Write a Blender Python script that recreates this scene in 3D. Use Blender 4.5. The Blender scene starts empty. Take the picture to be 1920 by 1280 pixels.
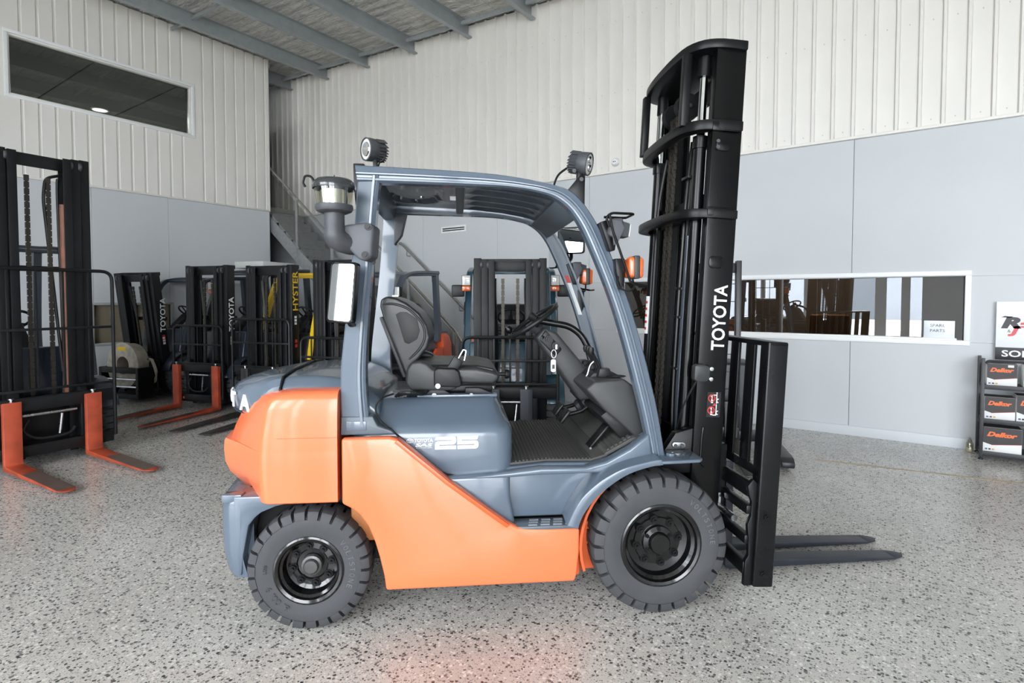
import bpy, bmesh, math, random
from mathutils import Vector, Matrix
from contextlib import contextmanager
random.seed(7)
PI = math.pi
SC = bpy.context.scene
COL = SC.collection

# ------------------------------------------------------------------ camera
CAM_H, CAM_YAW, CAM_PITCH, FPX = 1.4783, math.radians(35.1), math.radians(2.0), 1040.0
cd = bpy.data.cameras.new('camera'); cam = bpy.data.objects.new('camera', cd); COL.objects.link(cam)
cam.location = (0, 0, CAM_H)
cam.rotation_euler = (PI/2 - CAM_PITCH, 0, CAM_YAW)
cd.sensor_width = 36.0; cd.lens = FPX/1920*36.0
cd.shift_y = (-80 + FPX*math.tan(CAM_PITCH))/1920
cd.clip_start = 0.05; cd.clip_end = 300
SC.camera = cam

# ------------------------------------------------------------------ sky and exposure
SKY = 15.0
w = bpy.data.worlds.new('sky'); SC.world = w; w.use_nodes = True
bg = w.node_tree.nodes['Background']
bg.inputs[0].default_value = (0.90, 0.95, 1.0, 1); bg.inputs[1].default_value = SKY
SC.view_settings.view_transform = 'Standard'
SC.view_settings.look = 'None'
SC.view_settings.gamma = 1.0
SC.view_settings.use_curve_mapping = False
SC.view_settings.exposure = 0.0

# room limits (metres): back wall, left wall, front wall, right wall
VB, UL, VF, UR = 7.0, -10.0, -6.0, 9.0
def portal(loc, rot, sx, sy):
    l = bpy.data.lights.new('doorway_daylight', 'AREA'); l.shape = 'RECTANGLE'; l.size = sx; l.size_y = sy
    l.cycles.is_portal = True
    o = bpy.data.objects.new('doorway_daylight', l); COL.objects.link(o); o.location = loc; o.rotation_euler = rot
portal((-2.35, VF - .22, 2.6), (-PI/2, 0, PI), 5.8, 5.1)
portal((5.1, VF - .22, 2.6), (-PI/2, 0, PI), 6.8, 5.1)

# ------------------------------------------------------------------ helpers
def s2l(c): return tuple((v/12.92 if v <= .04045 else ((v + .055)/1.055)**2.4) for v in c)
def rgb(r, g, b): return s2l((r/255, g/255, b/255)) + (1,)
MATS = {}
def mat(name, col, rough=.5, metal=0., coat=0., var=.0, scale=8., bump=0., bscale=40., spec=.5, emit=0.):
    if name in MATS: return MATS[name]
    m = bpy.data.materials.new(name); m.use_nodes = True; nt = m.node_tree; p = nt.nodes['Principled BSDF']
    c = rgb(*col)
    p.inputs['Base Color'].default_value = c
    p.inputs['Roughness'].default_value = rough; p.inputs['Metallic'].default_value = metal
    p.inputs['Coat Weight'].default_value = coat; p.inputs['Coat Roughness'].default_value = .06
    p.inputs['Specular IOR Level'].default_value = spec
    if emit:
        p.inputs['Emission Color'].default_value = c; p.inputs['Emission Strength'].default_value = emit
    if var or bump:
        tc = nt.nodes.new('ShaderNodeTexCoord')
    if var:
        n = nt.nodes.new('ShaderNodeTexNoise'); n.inputs['Scale'].default_value = scale; n.inputs['Detail'].default_value = 6
        nt.links.new(tc.outputs['Object'], n.inputs['Vector'])
        r = nt.nodes.new('ShaderNodeMapRange'); r.inputs['From Min'].default_value = .3; r.inputs['From Max'].default_value = .7
        r.inputs['To Min'].default_value = 1 - var; r.inputs['To Max'].default_value = 1 + var
        nt.links.new(n.outputs['Fac'], r.inputs['Value'])
        mx = nt.nodes.new('ShaderNodeVectorMath'); mx.operation = 'SCALE'; mx.inputs[0].default_value = c[:3]
        nt.links.new(r.outputs['Result'], mx.inputs['Scale']); nt.links.new(mx.outputs['Vector'], p.inputs['Base Color'])
        r2 = nt.nodes.new('ShaderNodeMapRange'); r2.inputs['To Min'].default_value = max(.02, rough - var*.5); r2.inputs['To Max'].default_value = min(1, rough + var*.5)
        nt.links.new(n.outputs['Fac'], r2.inputs['Value']); nt.links.new(r2.outputs['Result'], p.inputs['Roughness'])
    if bump:
        n2 = nt.nodes.new('ShaderNodeTexNoise'); n2.inputs['Scale'].default_value = bscale; n2.inputs['Detail'].default_value = 4
        nt.links.new(tc.outputs['Object'], n2.inputs['Vector'])
        b = nt.nodes.new('ShaderNodeBump'); b.inputs['Strength'].default_value = bump; b.inputs['Distance'].default_value = .01
        nt.links.new(n2.outputs['Fac'], b.inputs['Height']); nt.links.new(b.outputs['Normal'], p.inputs['Normal'])
    MATS[name] = m; return m
def glass_mat(name, tint, refl, rough=0.0):
    if name in MATS: return MATS[name]
    m = bpy.data.materials.new(name); m.use_nodes = True; nt = m.node_tree; nt.nodes.clear()
    o = nt.nodes.new('ShaderNodeOutputMaterial'); t = nt.nodes.new('ShaderNodeBsdfTransparent'); g = nt.nodes.new('ShaderNodeBsdfGlossy')
    t.inputs[0].default_value = rgb(*tint); g.inputs['Roughness'].default_value = rough; g.inputs[0].default_value = (1, 1, 1, 1)
    f = nt.nodes.new('ShaderNodeFresnel'); f.inputs[0].default_value = 1.5
    a = nt.nodes.new('ShaderNodeMath'); a.operation = 'MULTIPLY_ADD'; a.inputs[1].default_value = 1.0; a.inputs[2].default_value = refl
    nt.links.new(f.outputs[0], a.inputs[0]); x = nt.nodes.new('ShaderNodeMixShader')
    gm = nt.nodes.new('ShaderNodeNewGeometry'); iv = nt.nodes.new('ShaderNodeMath'); iv.operation = 'SUBTRACT'; iv.inputs[0].default_value = 1; nt.links.new(gm.outputs['Backfacing'], iv.inputs[1])
    ml = nt.nodes.new('ShaderNodeMath'); ml.operation = 'MULTIPLY'; nt.links.new(a.outputs[0], ml.inputs[0]); nt.links.new(iv.outputs[0], ml.inputs[1])
    nt.links.new(ml.outputs[0], x.inputs[0]); nt.links.new(t.outputs[0], x.inputs[1]); nt.links.new(g.outputs[0], x.inputs[2])
    nt.links.new(x.outputs[0], o.inputs[0]); MATS[name] = m; return m

def finish(bm, name, m, parent=None, xf=None, smooth=38):
    if xf is not None: bmesh.ops.transform(bm, matrix=xf, verts=bm.verts)
    bmesh.ops.recalc_face_normals(bm, faces=bm.faces)
    me = bpy.data.meshes.new(name); bm.to_mesh(me); bm.free()
    if smooth:
        for p in me.polygons: p.use_smooth = True
        me.set_sharp_from_angle(angle=math.radians(smooth))
    me.materials.append(m)
    o = bpy.data.objects.new(name, me); COL.objects.link(o)
    if parent is not None: o.parent = parent
    return o
class Holder: obj = None
@contextmanager
def part(name, m, parent=None, bevel=0., seg=2, xf=None, smooth=38, ang=30):
    bm = bmesh.new(); h = Holder(); bm_h[id(bm)] = h
    yield bm
    if bevel:
        bmesh.ops.recalc_face_normals(bm, faces=bm.faces)
        es = [e for e in bm.edges if len(e.link_faces) == 2 and e.calc_face_angle(0) > math.radians(ang)]
        bmesh.ops.bevel(bm, geom=es, offset=bevel, segments=seg, affect='EDGES', profile=.5, clamp_overlap=True)
    h.obj = finish(bm, name, m, parent, xf, smooth)
    LAST[0] = h.obj
bm_h = {}; LAST = [None]
def tag(o, label, cat, group=None):
    o['label'] = label; o['category'] = cat
    if group: o['group'] = group
    return o
def struct(o): o['kind'] = 'structure'; return o
def empty(name, loc=(0, 0, 0), rz=0):
    o = bpy.data.objects.new(name, None); COL.objects.link(o); o.location = loc; o.rotation_euler = (0, 0, rz); o.empty_display_size = .1
    return o
def box(bm, x0, x1, y0, y1, z0, z1):
    v = [bm.verts.new((x, y, z)) for x in (x0, x1) for y in (y0, y1) for z in (z0, z1)]
    for f in ((0, 1, 3, 2), (4, 6, 7, 5), (0, 4, 5, 1), (2, 3, 7, 6), (0, 2, 6, 4), (1, 5, 7, 3)): bm.faces.new([v[i] for i in f])
def prism(bm, pts, a0, a1, axis='y'):
    def mk(p, a):
        if axis == 'y': return (p[0], a, p[1])
        if axis == 'z': return (p[0], p[1], a)
        return (a, p[0], p[1])
    A = [bm.verts.new(mk(p, a0)) for p in pts]; Bv = [bm.verts.new(mk(p, a1)) for p in pts]; n = len(pts)
    bm.faces.new(A); bm.faces.new(Bv[::-1])
    for i in range(n): bm.faces.new((A[i], Bv[i], Bv[(i+1) % n], A[(i+1) % n]))
def loft(bm, rings, cap=True, closed=True):
    R = [[bm.verts.new(p) for p in r] for r in rings]; n = len(rings[0])
    for a, b in zip(R, R[1:]):
        for i in range(n if closed else n - 1):
            j = (i + 1) % n
            bm.faces.new((a[i], b[i], b[j], a[j]))
    if cap and closed: bm.faces.new(R[0]); bm.faces.new(R[-1][::-1])
    return R
def frames(P, closed=False):
    n = len(P); T = []
    for i in range(n):
        a = P[(i-1) % n] if (closed or i > 0) else P[i]; b = P[(i+1) % n] if (closed or i < n-1) else P[i]
        T.append((b - a).normalized())
    up = Vector((0, 0, 1)) if abs(T[0].z) < .9 else Vector((1, 0, 0))
    N = [(up - T[0]*up.dot(T[0])).normalized()]
    for i in range(1, n):
        v = N[-1] - T[i]*N[-1].dot(T[i]); N.append(v.normalized() if v.length > 1e-6 else N[-1])
    return T, N
def tube(bm, pts, r, n=10, closed=False):
    P = [Vector(p) for p in pts]; T, N = frames(P, closed); rr = r if isinstance(r, (list, tuple)) else [r]*len(P)
    rings = []
    for p, t, nn, q in zip(P, T, N, rr):
        b = t.cross(nn); rings.append([p + (nn*math.cos(2*PI*k/n) + b*math.sin(2*PI*k/n))*q for k in range(n)])
    if closed: rings.append(rings[0])
    loft(bm, rings, cap=not closed)
    if closed: bmesh.ops.remove_doubles(bm, verts=bm.verts, dist=1e-6)
def cyl(bm, p0, p1, r, n=16, r1=None): tube(bm, [p0, p1], [r, r if r1 is None else r1], n)
def bend(pts, r=.03, k=4):
    P = [Vector(p) for p in pts]; out = [P[0]]
    for i in range(1, len(P)-1):
        a = (P[i-1]-P[i]); b = (P[i+1]-P[i]); d = min(r, a.length*.45, b.length*.45)
        p0 = P[i] + a.normalized()*d; p1 = P[i] + b.normalized()*d
        for j in range(k+1):
            t = j/k; out.append(p0*(1-t)**2 + P[i]*2*t*(1-t) + p1*t*t)
    out.append(P[-1]); return out
def spline(pts, k=6):
    P = [Vector(p) for p in pts]; out = []
    for i in range(len(P)-1):
        p0 = P[max(i-1, 0)]; p1 = P[i]; p2 = P[i+1]; p3 = P[min(i+2, len(P)-1)]
        for j in range(k):
            t = j/k
            out.append(.5*((2*p1) + (p2-p0)*t + (2*p0-5*p1+4*p2-p3)*t*t + (3*p1-p0-3*p2+p3)*t**3))
    out.append(P[-1]); return out
def lathe(bm, prof, n=32, c=(0, 0, 0), axis='y', full=True):
    c = Vector(c); rings = []
    for k in range(n):
        a = 2*PI*k/n; ring = []
        for r, h in prof:
            if axis == 'y': ring.append(c + Vector((r*math.cos(a), h, r*math.sin(a))))
            elif axis == 'z': ring.append(c + Vector((r*math.cos(a), r*math.sin(a), h)))
            else: ring.append(c + Vector((h, r*math.cos(a), r*math.sin(a))))
        rings.append(ring)
    rings.append(rings[0]); loft(bm, rings, cap=False, closed=False)
    bmesh.ops.remove_doubles(bm, verts=bm.verts, dist=1e-6)
def rrect(hx, hy, r, k=4, cx=0, cy=0):
    out = []
    for sx, sy, a0 in ((1, 1, 0), (-1, 1, PI/2), (-1, -1, PI), (1, -1, 1.5*PI)):
        for j in range(k+1):
            a = a0 + PI/2*j/k; out.append((cx + sx*(hx-r) + r*math.cos(a), cy + sy*(hy-r) + r*math.sin(a)))
    return out
def text(body, m, parent, org, ex, ey, w_, h_, name='lettering', extrude=.0012, bold=0., shear=0., space=1., mesh_only=False):
    cu = bpy.data.curves.new(name, 'FONT'); cu.body = body; cu.size = 1; cu.extrude = .01; cu.offset = bold; cu.shear = shear; cu.space_character = space
    cu.resolution_u = 3; cu.align_x = 'LEFT'
    t = bpy.data.objects.new(name, cu); COL.objects.link(t); bpy.context.view_layer.update()
    me = bpy.data.meshes.new_from_object(t.evaluated_get(bpy.context.evaluated_depsgraph_get()))
    bpy.data.objects.remove(t); bpy.data.curves.remove(cu)
    xs = [v.co.x for v in me.vertices]; ys = [v.co.y for v in me.vertices]
    x0, x1, y0, y1 = min(xs), max(xs), min(ys), max(ys)
    ex = Vector(ex).normalized(); ey = Vector(ey).normalized(); ez = ex.cross(ey); org = Vector(org)
    for v in me.vertices:
        a = (v.co.x - x0)/(x1 - x0)*w_; b = (v.co.y - y0)/(y1 - y0)*h_; c = extrude*(1 if v.co.z > 0 else -1)
        v.co = org + ex*a + ey*b + ez*c
    me.name = name; me.materials.clear(); me.materials.append(m)
    o = bpy.data.objects.new(name, me); COL.objects.link(o)
    if parent is not None: o.parent = parent
    return o
def arc_text(body, m, parent, c, r, a0, da, size, y, name='lettering', flip=False):
    """letters around a wheel face (plane y = const, seen from -y)"""
    for i, ch in enumerate(body):
        if ch == ' ': continue
        a = a0 + da*i; rad = Vector((math.cos(a), 0, math.sin(a))); tan = Vector((math.sin(a), 0, -math.cos(a)))
        if flip: rad, tan = -rad, -tan
        p = Vector((c[0], y, c[2])) + Vector((math.cos(a), 0, math.sin(a)))*r - tan*size*.35 - rad*size*.5
        wd = size*(.25 if ch in '.-' else .7); hh = size*(.25 if ch in '.-' else 1)
        text(ch, m, parent, p, tan, rad, wd, hh, name=name, extrude=.0015)

# ------------------------------------------------------------------ materials
ORANGE = mat('orange_paint', (240, 118, 74), .32, coat=.4, var=.02, scale=3)
SLATE = mat('slate_paint', (90, 102, 116), .26, coat=.6, var=.03, scale=5)
SLATE_D = mat('slate_paint_dull', (88, 97, 106), .42, var=.04, scale=6)
BLACKG = mat('black_gloss_paint', (11, 11, 12), .24, spec=.3, var=.1, scale=6)
RIM = mat('black_rim_paint', (14, 14, 15), .14, spec=.5, coat=.3, var=.05, scale=6)
BLACKM = mat('black_satin_paint', (15, 15, 17), .36, spec=.3, var=.12, scale=7)
PLASTIC = mat('dark_plastic', (54, 55, 56), .42, spec=.4, var=.05, scale=20, bump=.05, bscale=300)
PLASTIC_B = mat('black_plastic', (24, 25, 26), .42, spec=.35, var=.06, scale=20)
VINYL = mat('black_vinyl', (42, 43, 44), .34, spec=.45, var=.06, scale=12, bump=.06, bscale=250)
RUBBER = mat('tyre_rubber', (62, 63, 66), .66, var=.1, scale=9, bump=.08, bscale=120)
MATR = mat('floor_mat_rubber', (70, 69, 67), .7, var=.12, scale=14)
STEEL = mat('zinc_steel', (190, 192, 194), .28, metal=1., var=.08, scale=20)
CHROME = mat('chrome', (225, 228, 230), .08, metal=1.)
MIRROR = mat('mirror_glass', (235, 238, 240), .02, metal=1.)
CAST = mat('cast_grey', (74, 76, 80), .5, metal=.2, var=.08, scale=25, bump=.1, bscale=160)
LENSC = mat('clear_lens', (200, 200, 196), .08, spec=.8)
LENSO = mat('amber_lens', (216, 96, 36), .16, coat=.6, var=.08, scale=40)
WHITE = mat('white_decal', (236, 238, 238), .4)
REDD = mat('red_decal', (205, 52, 48), .4)
DARK = mat('dark_interior', (16, 16, 17), .7)
CHAIN = mat('oiled_chain', (70, 66, 60), .45, metal=.7, var=.3, scale=200)
RUST = mat('rust_brown', (112, 66, 48), .6, var=.25, scale=10)
# ================================================================== THE SHELL
def node_mat(name):
    m = bpy.data.materials.new(name); m.use_nodes = True; nt = m.node_tree
    return m, nt, nt.nodes['Principled BSDF']
def ramp(nt, stops, src, interp='LINEAR'):
    r = nt.nodes.new('ShaderNodeValToRGB'); cr = r.color_ramp; cr.interpolation = interp
    while len(cr.elements) < len(stops): cr.elements.new(.5)
    for e, (p, c) in zip(cr.elements, stops): e.position = p; e.color = c if len(c) == 4 else c + (1,)
    nt.links.new(src, r.inputs[0]); return r.outputs[0]
def mixc(nt, fac, a, b):
    x = nt.nodes.new('ShaderNodeMix'); x.data_type = 'RGBA'
    nt.links.new(fac, x.inputs[0])
    for v, i in ((a, 6), (b, 7)):
        if isinstance(v, tuple): x.inputs[i].default_value = v
        else: nt.links.new(v, x.inputs[i])
    return x.outputs[2]
def math_n(nt, op, a, b=None):
    x = nt.nodes.new('ShaderNodeMath'); x.operation = op
    for v, i in ((a, 0), (b, 1)):
        if v is None: continue
        if isinstance(v, (int, float)): x.inputs[i].default_value = v
        else: nt.links.new(v, x.inputs[i])
    return x.outputs[0]

# polished exposed-aggregate concrete
TERR, nt, p = node_mat('polished_aggregate')
tc = nt.nodes.new('ShaderNodeTexCoord').outputs['Object']
nz = nt.nodes.new('ShaderNodeTexNoise'); nz.inputs['Scale'].default_value = 1.3; nz.inputs['Detail'].default_value = 5; nt.links.new(tc, nz.inputs['Vector'])
base = ramp(nt, [(.3, rgb(186, 183, 177)), (.7, rgb(206, 203, 197))], nz.outputs['Fac'])
def chips(scale, lo, thr, seed):
    mp = nt.nodes.new('ShaderNodeMapping'); mp.inputs['Location'].default_value = (seed, seed*2.3, 0); nt.links.new(tc, mp.inputs['Vector'])
    wn = nt.nodes.new('ShaderNodeTexNoise'); wn.inputs['Scale'].default_value = scale*1.6; nt.links.new(mp.outputs[0], wn.inputs['Vector'])
    ad = nt.nodes.new('ShaderNodeVectorMath'); ad.operation = 'MULTIPLY_ADD'; ad.inputs[1].default_value = (.5/scale,)*3
    nt.links.new(wn.outputs['Color'], ad.inputs[0]); nt.links.new(mp.outputs[0], ad.inputs[2])
    v = nt.nodes.new('ShaderNodeTexVoronoi'); v.voronoi_dimensions = '2D'; v.inputs['Scale'].default_value = scale; nt.links.new(ad.outputs[0], v.inputs['Vector'])
    sp = nt.nodes.new('ShaderNodeSeparateColor'); nt.links.new(v.outputs['Color'], sp.inputs[0])
    near = math_n(nt, 'LESS_THAN', v.outputs['Distance'], math_n(nt, 'MULTIPLY', sp.outputs[1], thr))
    return near, sp
n1, s1 = chips(72, 0, .60, 0)
dark = math_n(nt, 'MULTIPLY', n1, math_n(nt, 'GREATER_THAN', s1.outputs[0], .66))
lite = math_n(nt, 'MULTIPLY', n1, math_n(nt, 'LESS_THAN', s1.outputs[0], .20))
n2, s2 = chips(150, 0, .60, 3.1)
fine = math_n(nt, 'MULTIPLY', n2, math_n(nt, 'GREATER_THAN', s2.outputs[0], .55))
c = mixc(nt, fine, base, rgb(150, 147, 142))
c = mixc(nt, lite, c, rgb(222, 220, 214))
dk = ramp(nt, [(0, rgb(66, 66, 68)), (1, rgb(128, 126, 122))], s1.outputs[2])
c = mixc(nt, dark, c, dk)
nt.links.new(c, p.inputs['Base Color']); p.inputs['Roughness'].default_value = .23; p.inputs['Specular IOR Level'].default_value = .5
p.inputs['Coat Weight'].default_value = .06; p.inputs['Coat Roughness'].default_value = .12

PAINT = mat('grey_wall_paint', (200, 203, 206), .55, var=.015, scale=1.2, bump=.03, bscale=500)
CLAD = mat('white_cladding', (230, 227, 221), .42, var=.02, scale=2)
TRIMW = mat('white_trim', (236, 237, 238), .4)
GALV = mat('galvanised_steel', (164, 170, 172), .45, metal=.3, var=.08, scale=9)
GALVS = mat('galvanised_stair', (158, 160, 160), .5, metal=.35, var=.12, scale=16)
CONC = mat('outside_concrete', (196, 193, 188), .8, var=.06, scale=.6)
BROWN = mat('brown_office_wall', (122, 113, 104), .8, var=.03, scale=2)
DGREY = mat('dim_office_ceiling', (112, 114, 113), .8)

FOIL, nt, p = node_mat('foil_insulation')
tc = nt.nodes.new('ShaderNodeTexCoord').outputs['Object']
mp = nt.nodes.new('ShaderNodeMapping'); mp.inputs['Scale'].default_value = (2.0, 7.0, 1); nt.links.new(tc, mp.inputs['Vector'])
nz = nt.nodes.new('ShaderNodeTexNoise'); nz.inputs['Scale'].default_value = 2.2; nz.inputs['Detail'].default_value = 8; nz.inputs['Distortion'].default_value = .8
nt.links.new(mp.outputs[0], nz.inputs['Vector'])
wv = nt.nodes.new('ShaderNodeTexWave'); wv.bands_direction = 'Y'; wv.inputs['Scale'].default_value = 1.6; wv.inputs['Distortion'].default_value = 2.5; nt.links.new(tc, wv.inputs['Vector'])
cc = ramp(nt, [(.25, rgb(190, 187, 180)), (.5, rgb(228, 225, 218)), (.75, rgb(242, 240, 235))], nz.outputs['Fac'])
br = nt.nodes.new('ShaderNodeTexBrick'); br.offset = 0; br.inputs['Scale'].default_value = 1; br.inputs['Mortar Size'].default_value = .0025
br.inputs['Brick Width'].default_value = .3; br.inputs['Row Height'].default_value = .15; nt.links.new(tc, br.inputs['Vector'])
cc = mixc(nt, br.outputs['Fac'], cc, rgb(140, 136, 128))
nt.links.new(cc, p.inputs['Base Color']); p.inputs['Metallic'].default_value = .2; p.inputs['Roughness'].default_value = .34
bp = nt.nodes.new('ShaderNodeBump'); bp.inputs['Strength'].default_value = 1.0; bp.inputs['Distance'].default_value = .14
hh = math_n(nt, 'ADD', nz.outputs['Fac'], math_n(nt, 'MULTIPLY', wv.outputs['Fac'], .35))
nt.links.new(hh, bp.inputs['Height']); nt.links.new(bp.outputs['Normal'], p.inputs['Normal'])

def roof_z(u): return 6.06 - .043*(u + 10.5)

with part('floor', TERR, smooth=0) as bm: box(bm, -14.5, UR + .3, VF - .3, VB + .3, -.15, 0)
struct(LAST[0])

def ribs(bm, a0, a1, z0, z1, fixed, axis, d, pitch=.19, slope=None):
    """trapezoidal steel sheet; d = rib height towards the room (signed), one continuous sheet"""
    pr = []; a = a0
    while a < a1 - 1e-6:
        for da, h in ((0, 0), (.142, 0), (.152, d), (.176, d), (.186, 0)):
            if a + da <= a1: pr.append((a + da, fixed + h))
        a += pitch
    pr.append((a1, fixed))
    zt = lambda p: (slope(p) if slope else z1)
    if axis == 'u': rg = [[(p, q, z0) for p, q in pr], [(p, q, zt(p)) for p, q in pr]]
    else: rg = [[(q, p, z0) for p, q in pr], [(q, p, z1) for p, q in pr]]
    loft(bm, rg, cap=False, closed=False)

# ---- back wall: painted panels below, ribbed steel above
with part('wall_back', DARK, smooth=0) as bm:
    # core behind the panels with the office window left open
    y0, y1 = VB + .012, VB + .14
    box(bm, -14.5, -3.12, y0, y1, 0, 3.2); box(bm, .50, UR + .3, y0, y1, 0, 3.2)
    box(bm, -3.12, .50, y0, y1, 0, 1.05); box(bm, -3.12, .50, y0, y1, 1.70, 3.2); box(bm, -14.5, UR + .3, y0 + .02, y1, 3.2, 6.4)
wall_back = struct(LAST[0])
def wpanel(u0, u1, z0, z1):
    with part('wall_panel', PAINT, wall_back, bevel=.003, seg=1) as bm: box(bm, u0 + .0015, u1 - .0015, VB, VB + .012, z0, z1)
seams = [-14.4 + .0 + 1.6*k for k in range(13)]
seams = [-13.2, -11.6, -10.0, -8.4, -6.8, -5.2, -3.6, -2.04, -.45, 1.15, 2.75, UR]
for a, b in zip(seams, seams[1:]):
    lo, hi = max(a, -3.12), min(b, .50)
    if hi - lo > .05:
        wpanel(a, b, 0, 1.05); wpanel(a, b, 1.70, 3.19)
        if a < -3.12: wpanel(a, -3.12, 1.05, 1.70)
        if b > .50: wpanel(.50, b, 1.05, 1.70)
    else: wpanel(a, b, 0, 3.19)
with part('ribbed_cladding', CLAD, wall_back, smooth=0) as bm:
    ribs(bm, -14.5, UR, 3.2, 6, VB - .005, 'u', -.032, slope=lambda u: roof_z(u) - .02)
with part('cladding_flashing', CLAD, wall_back, bevel=.003) as bm: box(bm, -14.5, UR, VB - .042, VB + .01, 3.175, 3.205)
with part('cladding_screws', mat('screw_heads', (196, 192, 186), .5), wall_back) as bm:
    for zz in (3.27, 4.25, 5.2):
        u = -14.5 + .07
        while u < UR:
            cyl(bm, (u, VB - .005, zz), (u, VB - .011, zz), .006, 6); u += .19
LAST[0]['kind'] = 'stuff'
with part('baseboard_back', mat('pale_skirting', (206, 210, 214), .45), bevel=.004) as bm: box(bm, -5.0, UR, VB - .016, VB, 0, .105)
struct(LAST[0])

# ---- left wall (ends short of the back wall, stair passes behind it)
VE = 6.10
with part('wall_left', DARK, smooth=0) as bm:
    x0, x1 = UL - .14, UL - .012
    box(bm, x0, x1, VF, 3.23, 0, 3.17); box(bm, x0, x1, 4.30, VE, 0, 3.17)
    box(bm, x0, x1, 3.23, 4.30, 0, .80); box(bm, x0, x1, 3.23, 4.30, 1.38, 3.17)
    box(bm, x0, x1, VF, 2.33, 3.17, 6.02); box(bm, x0, x1, 4.68, VE, 3.17, 6.02)
    box(bm, x0, x1, 2.33, 4.68, 3.17, 4.28); box(bm, x0, x1, 2.33, 4.68, 5.07, 6.02)
wall_left = struct(LAST[0])
def lpanel(a, b, z0, z1):
    with part('wall_panel', PAINT, wall_left, bevel=.003, seg=1) as bm: box(bm, UL - .012, UL, a + .0015, b - .0015, z0, z1)
ls = [VF, -4.3, -2.7, -1.1, .5, 2.1, 3.23, 4.30, VE]
for a, b in zip(ls, ls[1:]):
    if abs(a - 3.23) < .01: lpanel(a, b, 0, .80); lpanel(a, b, 1.38, 3.16)
    else: lpanel(a, b, 0, 3.16)
with part('ribbed_cladding', CLAD, wall_left, smooth=0) as bm:
    f = UL + .024
    ribs(bm, VF, 2.29, 3.18, 6.02, f, 'v', -.02); ribs(bm, 4.72, VE, 3.18, 6.02, f, 'v', -.02)
    ribs(bm, 2.29, 4.72, 3.18, 4.24, f, 'v', -.02); ribs(bm, 2.29, 4.72, 5.11, 6.02, f, 'v', -.02)
with part('cladding_flashing', CLAD, wall_left, bevel=.003) as bm:
    box(bm, UL - .01, UL + .03, VF, VE + .004, 3.15, 3.18)
with part('corner_flashing', CLAD, wall_left, bevel=.003) as bm:
    box(bm, UL - .15, UL + .028, VE - .03, VE + .012, 3.15, 6.02)
with part('wall_end_panel', PAINT, wall_left, bevel=.003) as bm: box(bm, UL - .14, UL, VE, VE + .01, 0, 3.15)
with part('baseboard_left', MATS['pale_skirting'], bevel=.004) as bm: box(bm, UL, UL + .016, VF, VE, 0, .105)
struct(LAST[0])
# far stair hall wall behind the left wall
with part('wall_hall', PAINT, smooth=0) as bm:
    box(bm, -14.6, -14.5, VF, VB + .3, 0, 6.2); box(bm, -14.5, UL - .14, 6.02, 6.10, 0, 3.0)
struct(LAST[0])
with part('floor_mezzanine', mat('mezzanine_boards', (120, 116, 110), .7), smooth=0) as bm: box(bm, -14.5, UL - .14, VF, 6.10, 3.0, 3.15); box(bm, -14.5, -10.25, 6.10, VB, 3.0, 3.15)
struct(LAST[0])

# ---- front wall with wide open doorways, solid right wall
with part('wall_front', PAINT, smooth=0) as bm:
    y0, y1 = VF - .2, VF
    box(bm, UL - .2, UR + .2, y0, y1, 5.15, 6.2)
    for a, b in ((UL - .2, -5.2), (-3.9, -3.75), (-2.6, -2.45), (-.67, -.38), (-.02, .2), (.48, 1.7), (4.9, 5.2), (8.5, UR + .2)): box(bm, a, b, y0, y1, 0, 5.15)  # unseen left bay closed, right-hand doorways opened to shape the room light
struct(LAST[0])
with part('wall_right', PAINT, smooth=0) as bm:
    x0, x1 = UR, UR + .2
    box(bm, x0, x1, VF, VB + .2, 0, 6.2)
struct(LAST[0])

# ---- roof: foil blanket over purlins
with part('ceiling', FOIL, smooth=0) as bm:
    loft(bm, [[(u, VF - .3, roof_z(u)), (u, VB + .3, roof_z(u)), (u, VB + .3, roof_z(u) + .1), (u, VF - .3, roof_z(u) + .1)] for u in (-14.7, UR + .3)])
ceiling = struct(LAST[0])
for k in range(-3, 17):
    u = -10.516 + 1.2*k; zb = roof_z(u) - .235; zt = roof_z(u) - .002
    with part('purlin', GALV, ceiling, smooth=0) as bm:
        prism(bm, [(u - .038, zb), (u + .038, zb), (u + .038, zb + .022), (u + .032, zb + .022), (u + .032, zb + .006), (u - .032, zb + .006),
                   (u - .032, zt), (u + .038, zt), (u + .038, zt + .004), (u - .038, zt + .004)], VF, VB - .03)
    for v in (-2.2, 1.4, 4.4, 6.72):
        if k < 16:
            with part('bridging_bar', GALV, ceiling, smooth=0) as bm:
                z2 = roof_z(u + 1.2) - .1; z1 = roof_z(u) - .1
                loft(bm, [[(u + .04, v - .02, z1 - .03), (u + .04, v + .02, z1 - .03), (u + .04, v + .02, z1 + .02), (u + .04, v - .02, z1 + .02)],
                          [(u + 1.16, v - .02, z2 - .03), (u + 1.16, v + .02, z2 - .03), (u + 1.16, v + .02, z2 + .02), (u + 1.16, v - .02, z2 + .02)]])

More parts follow.
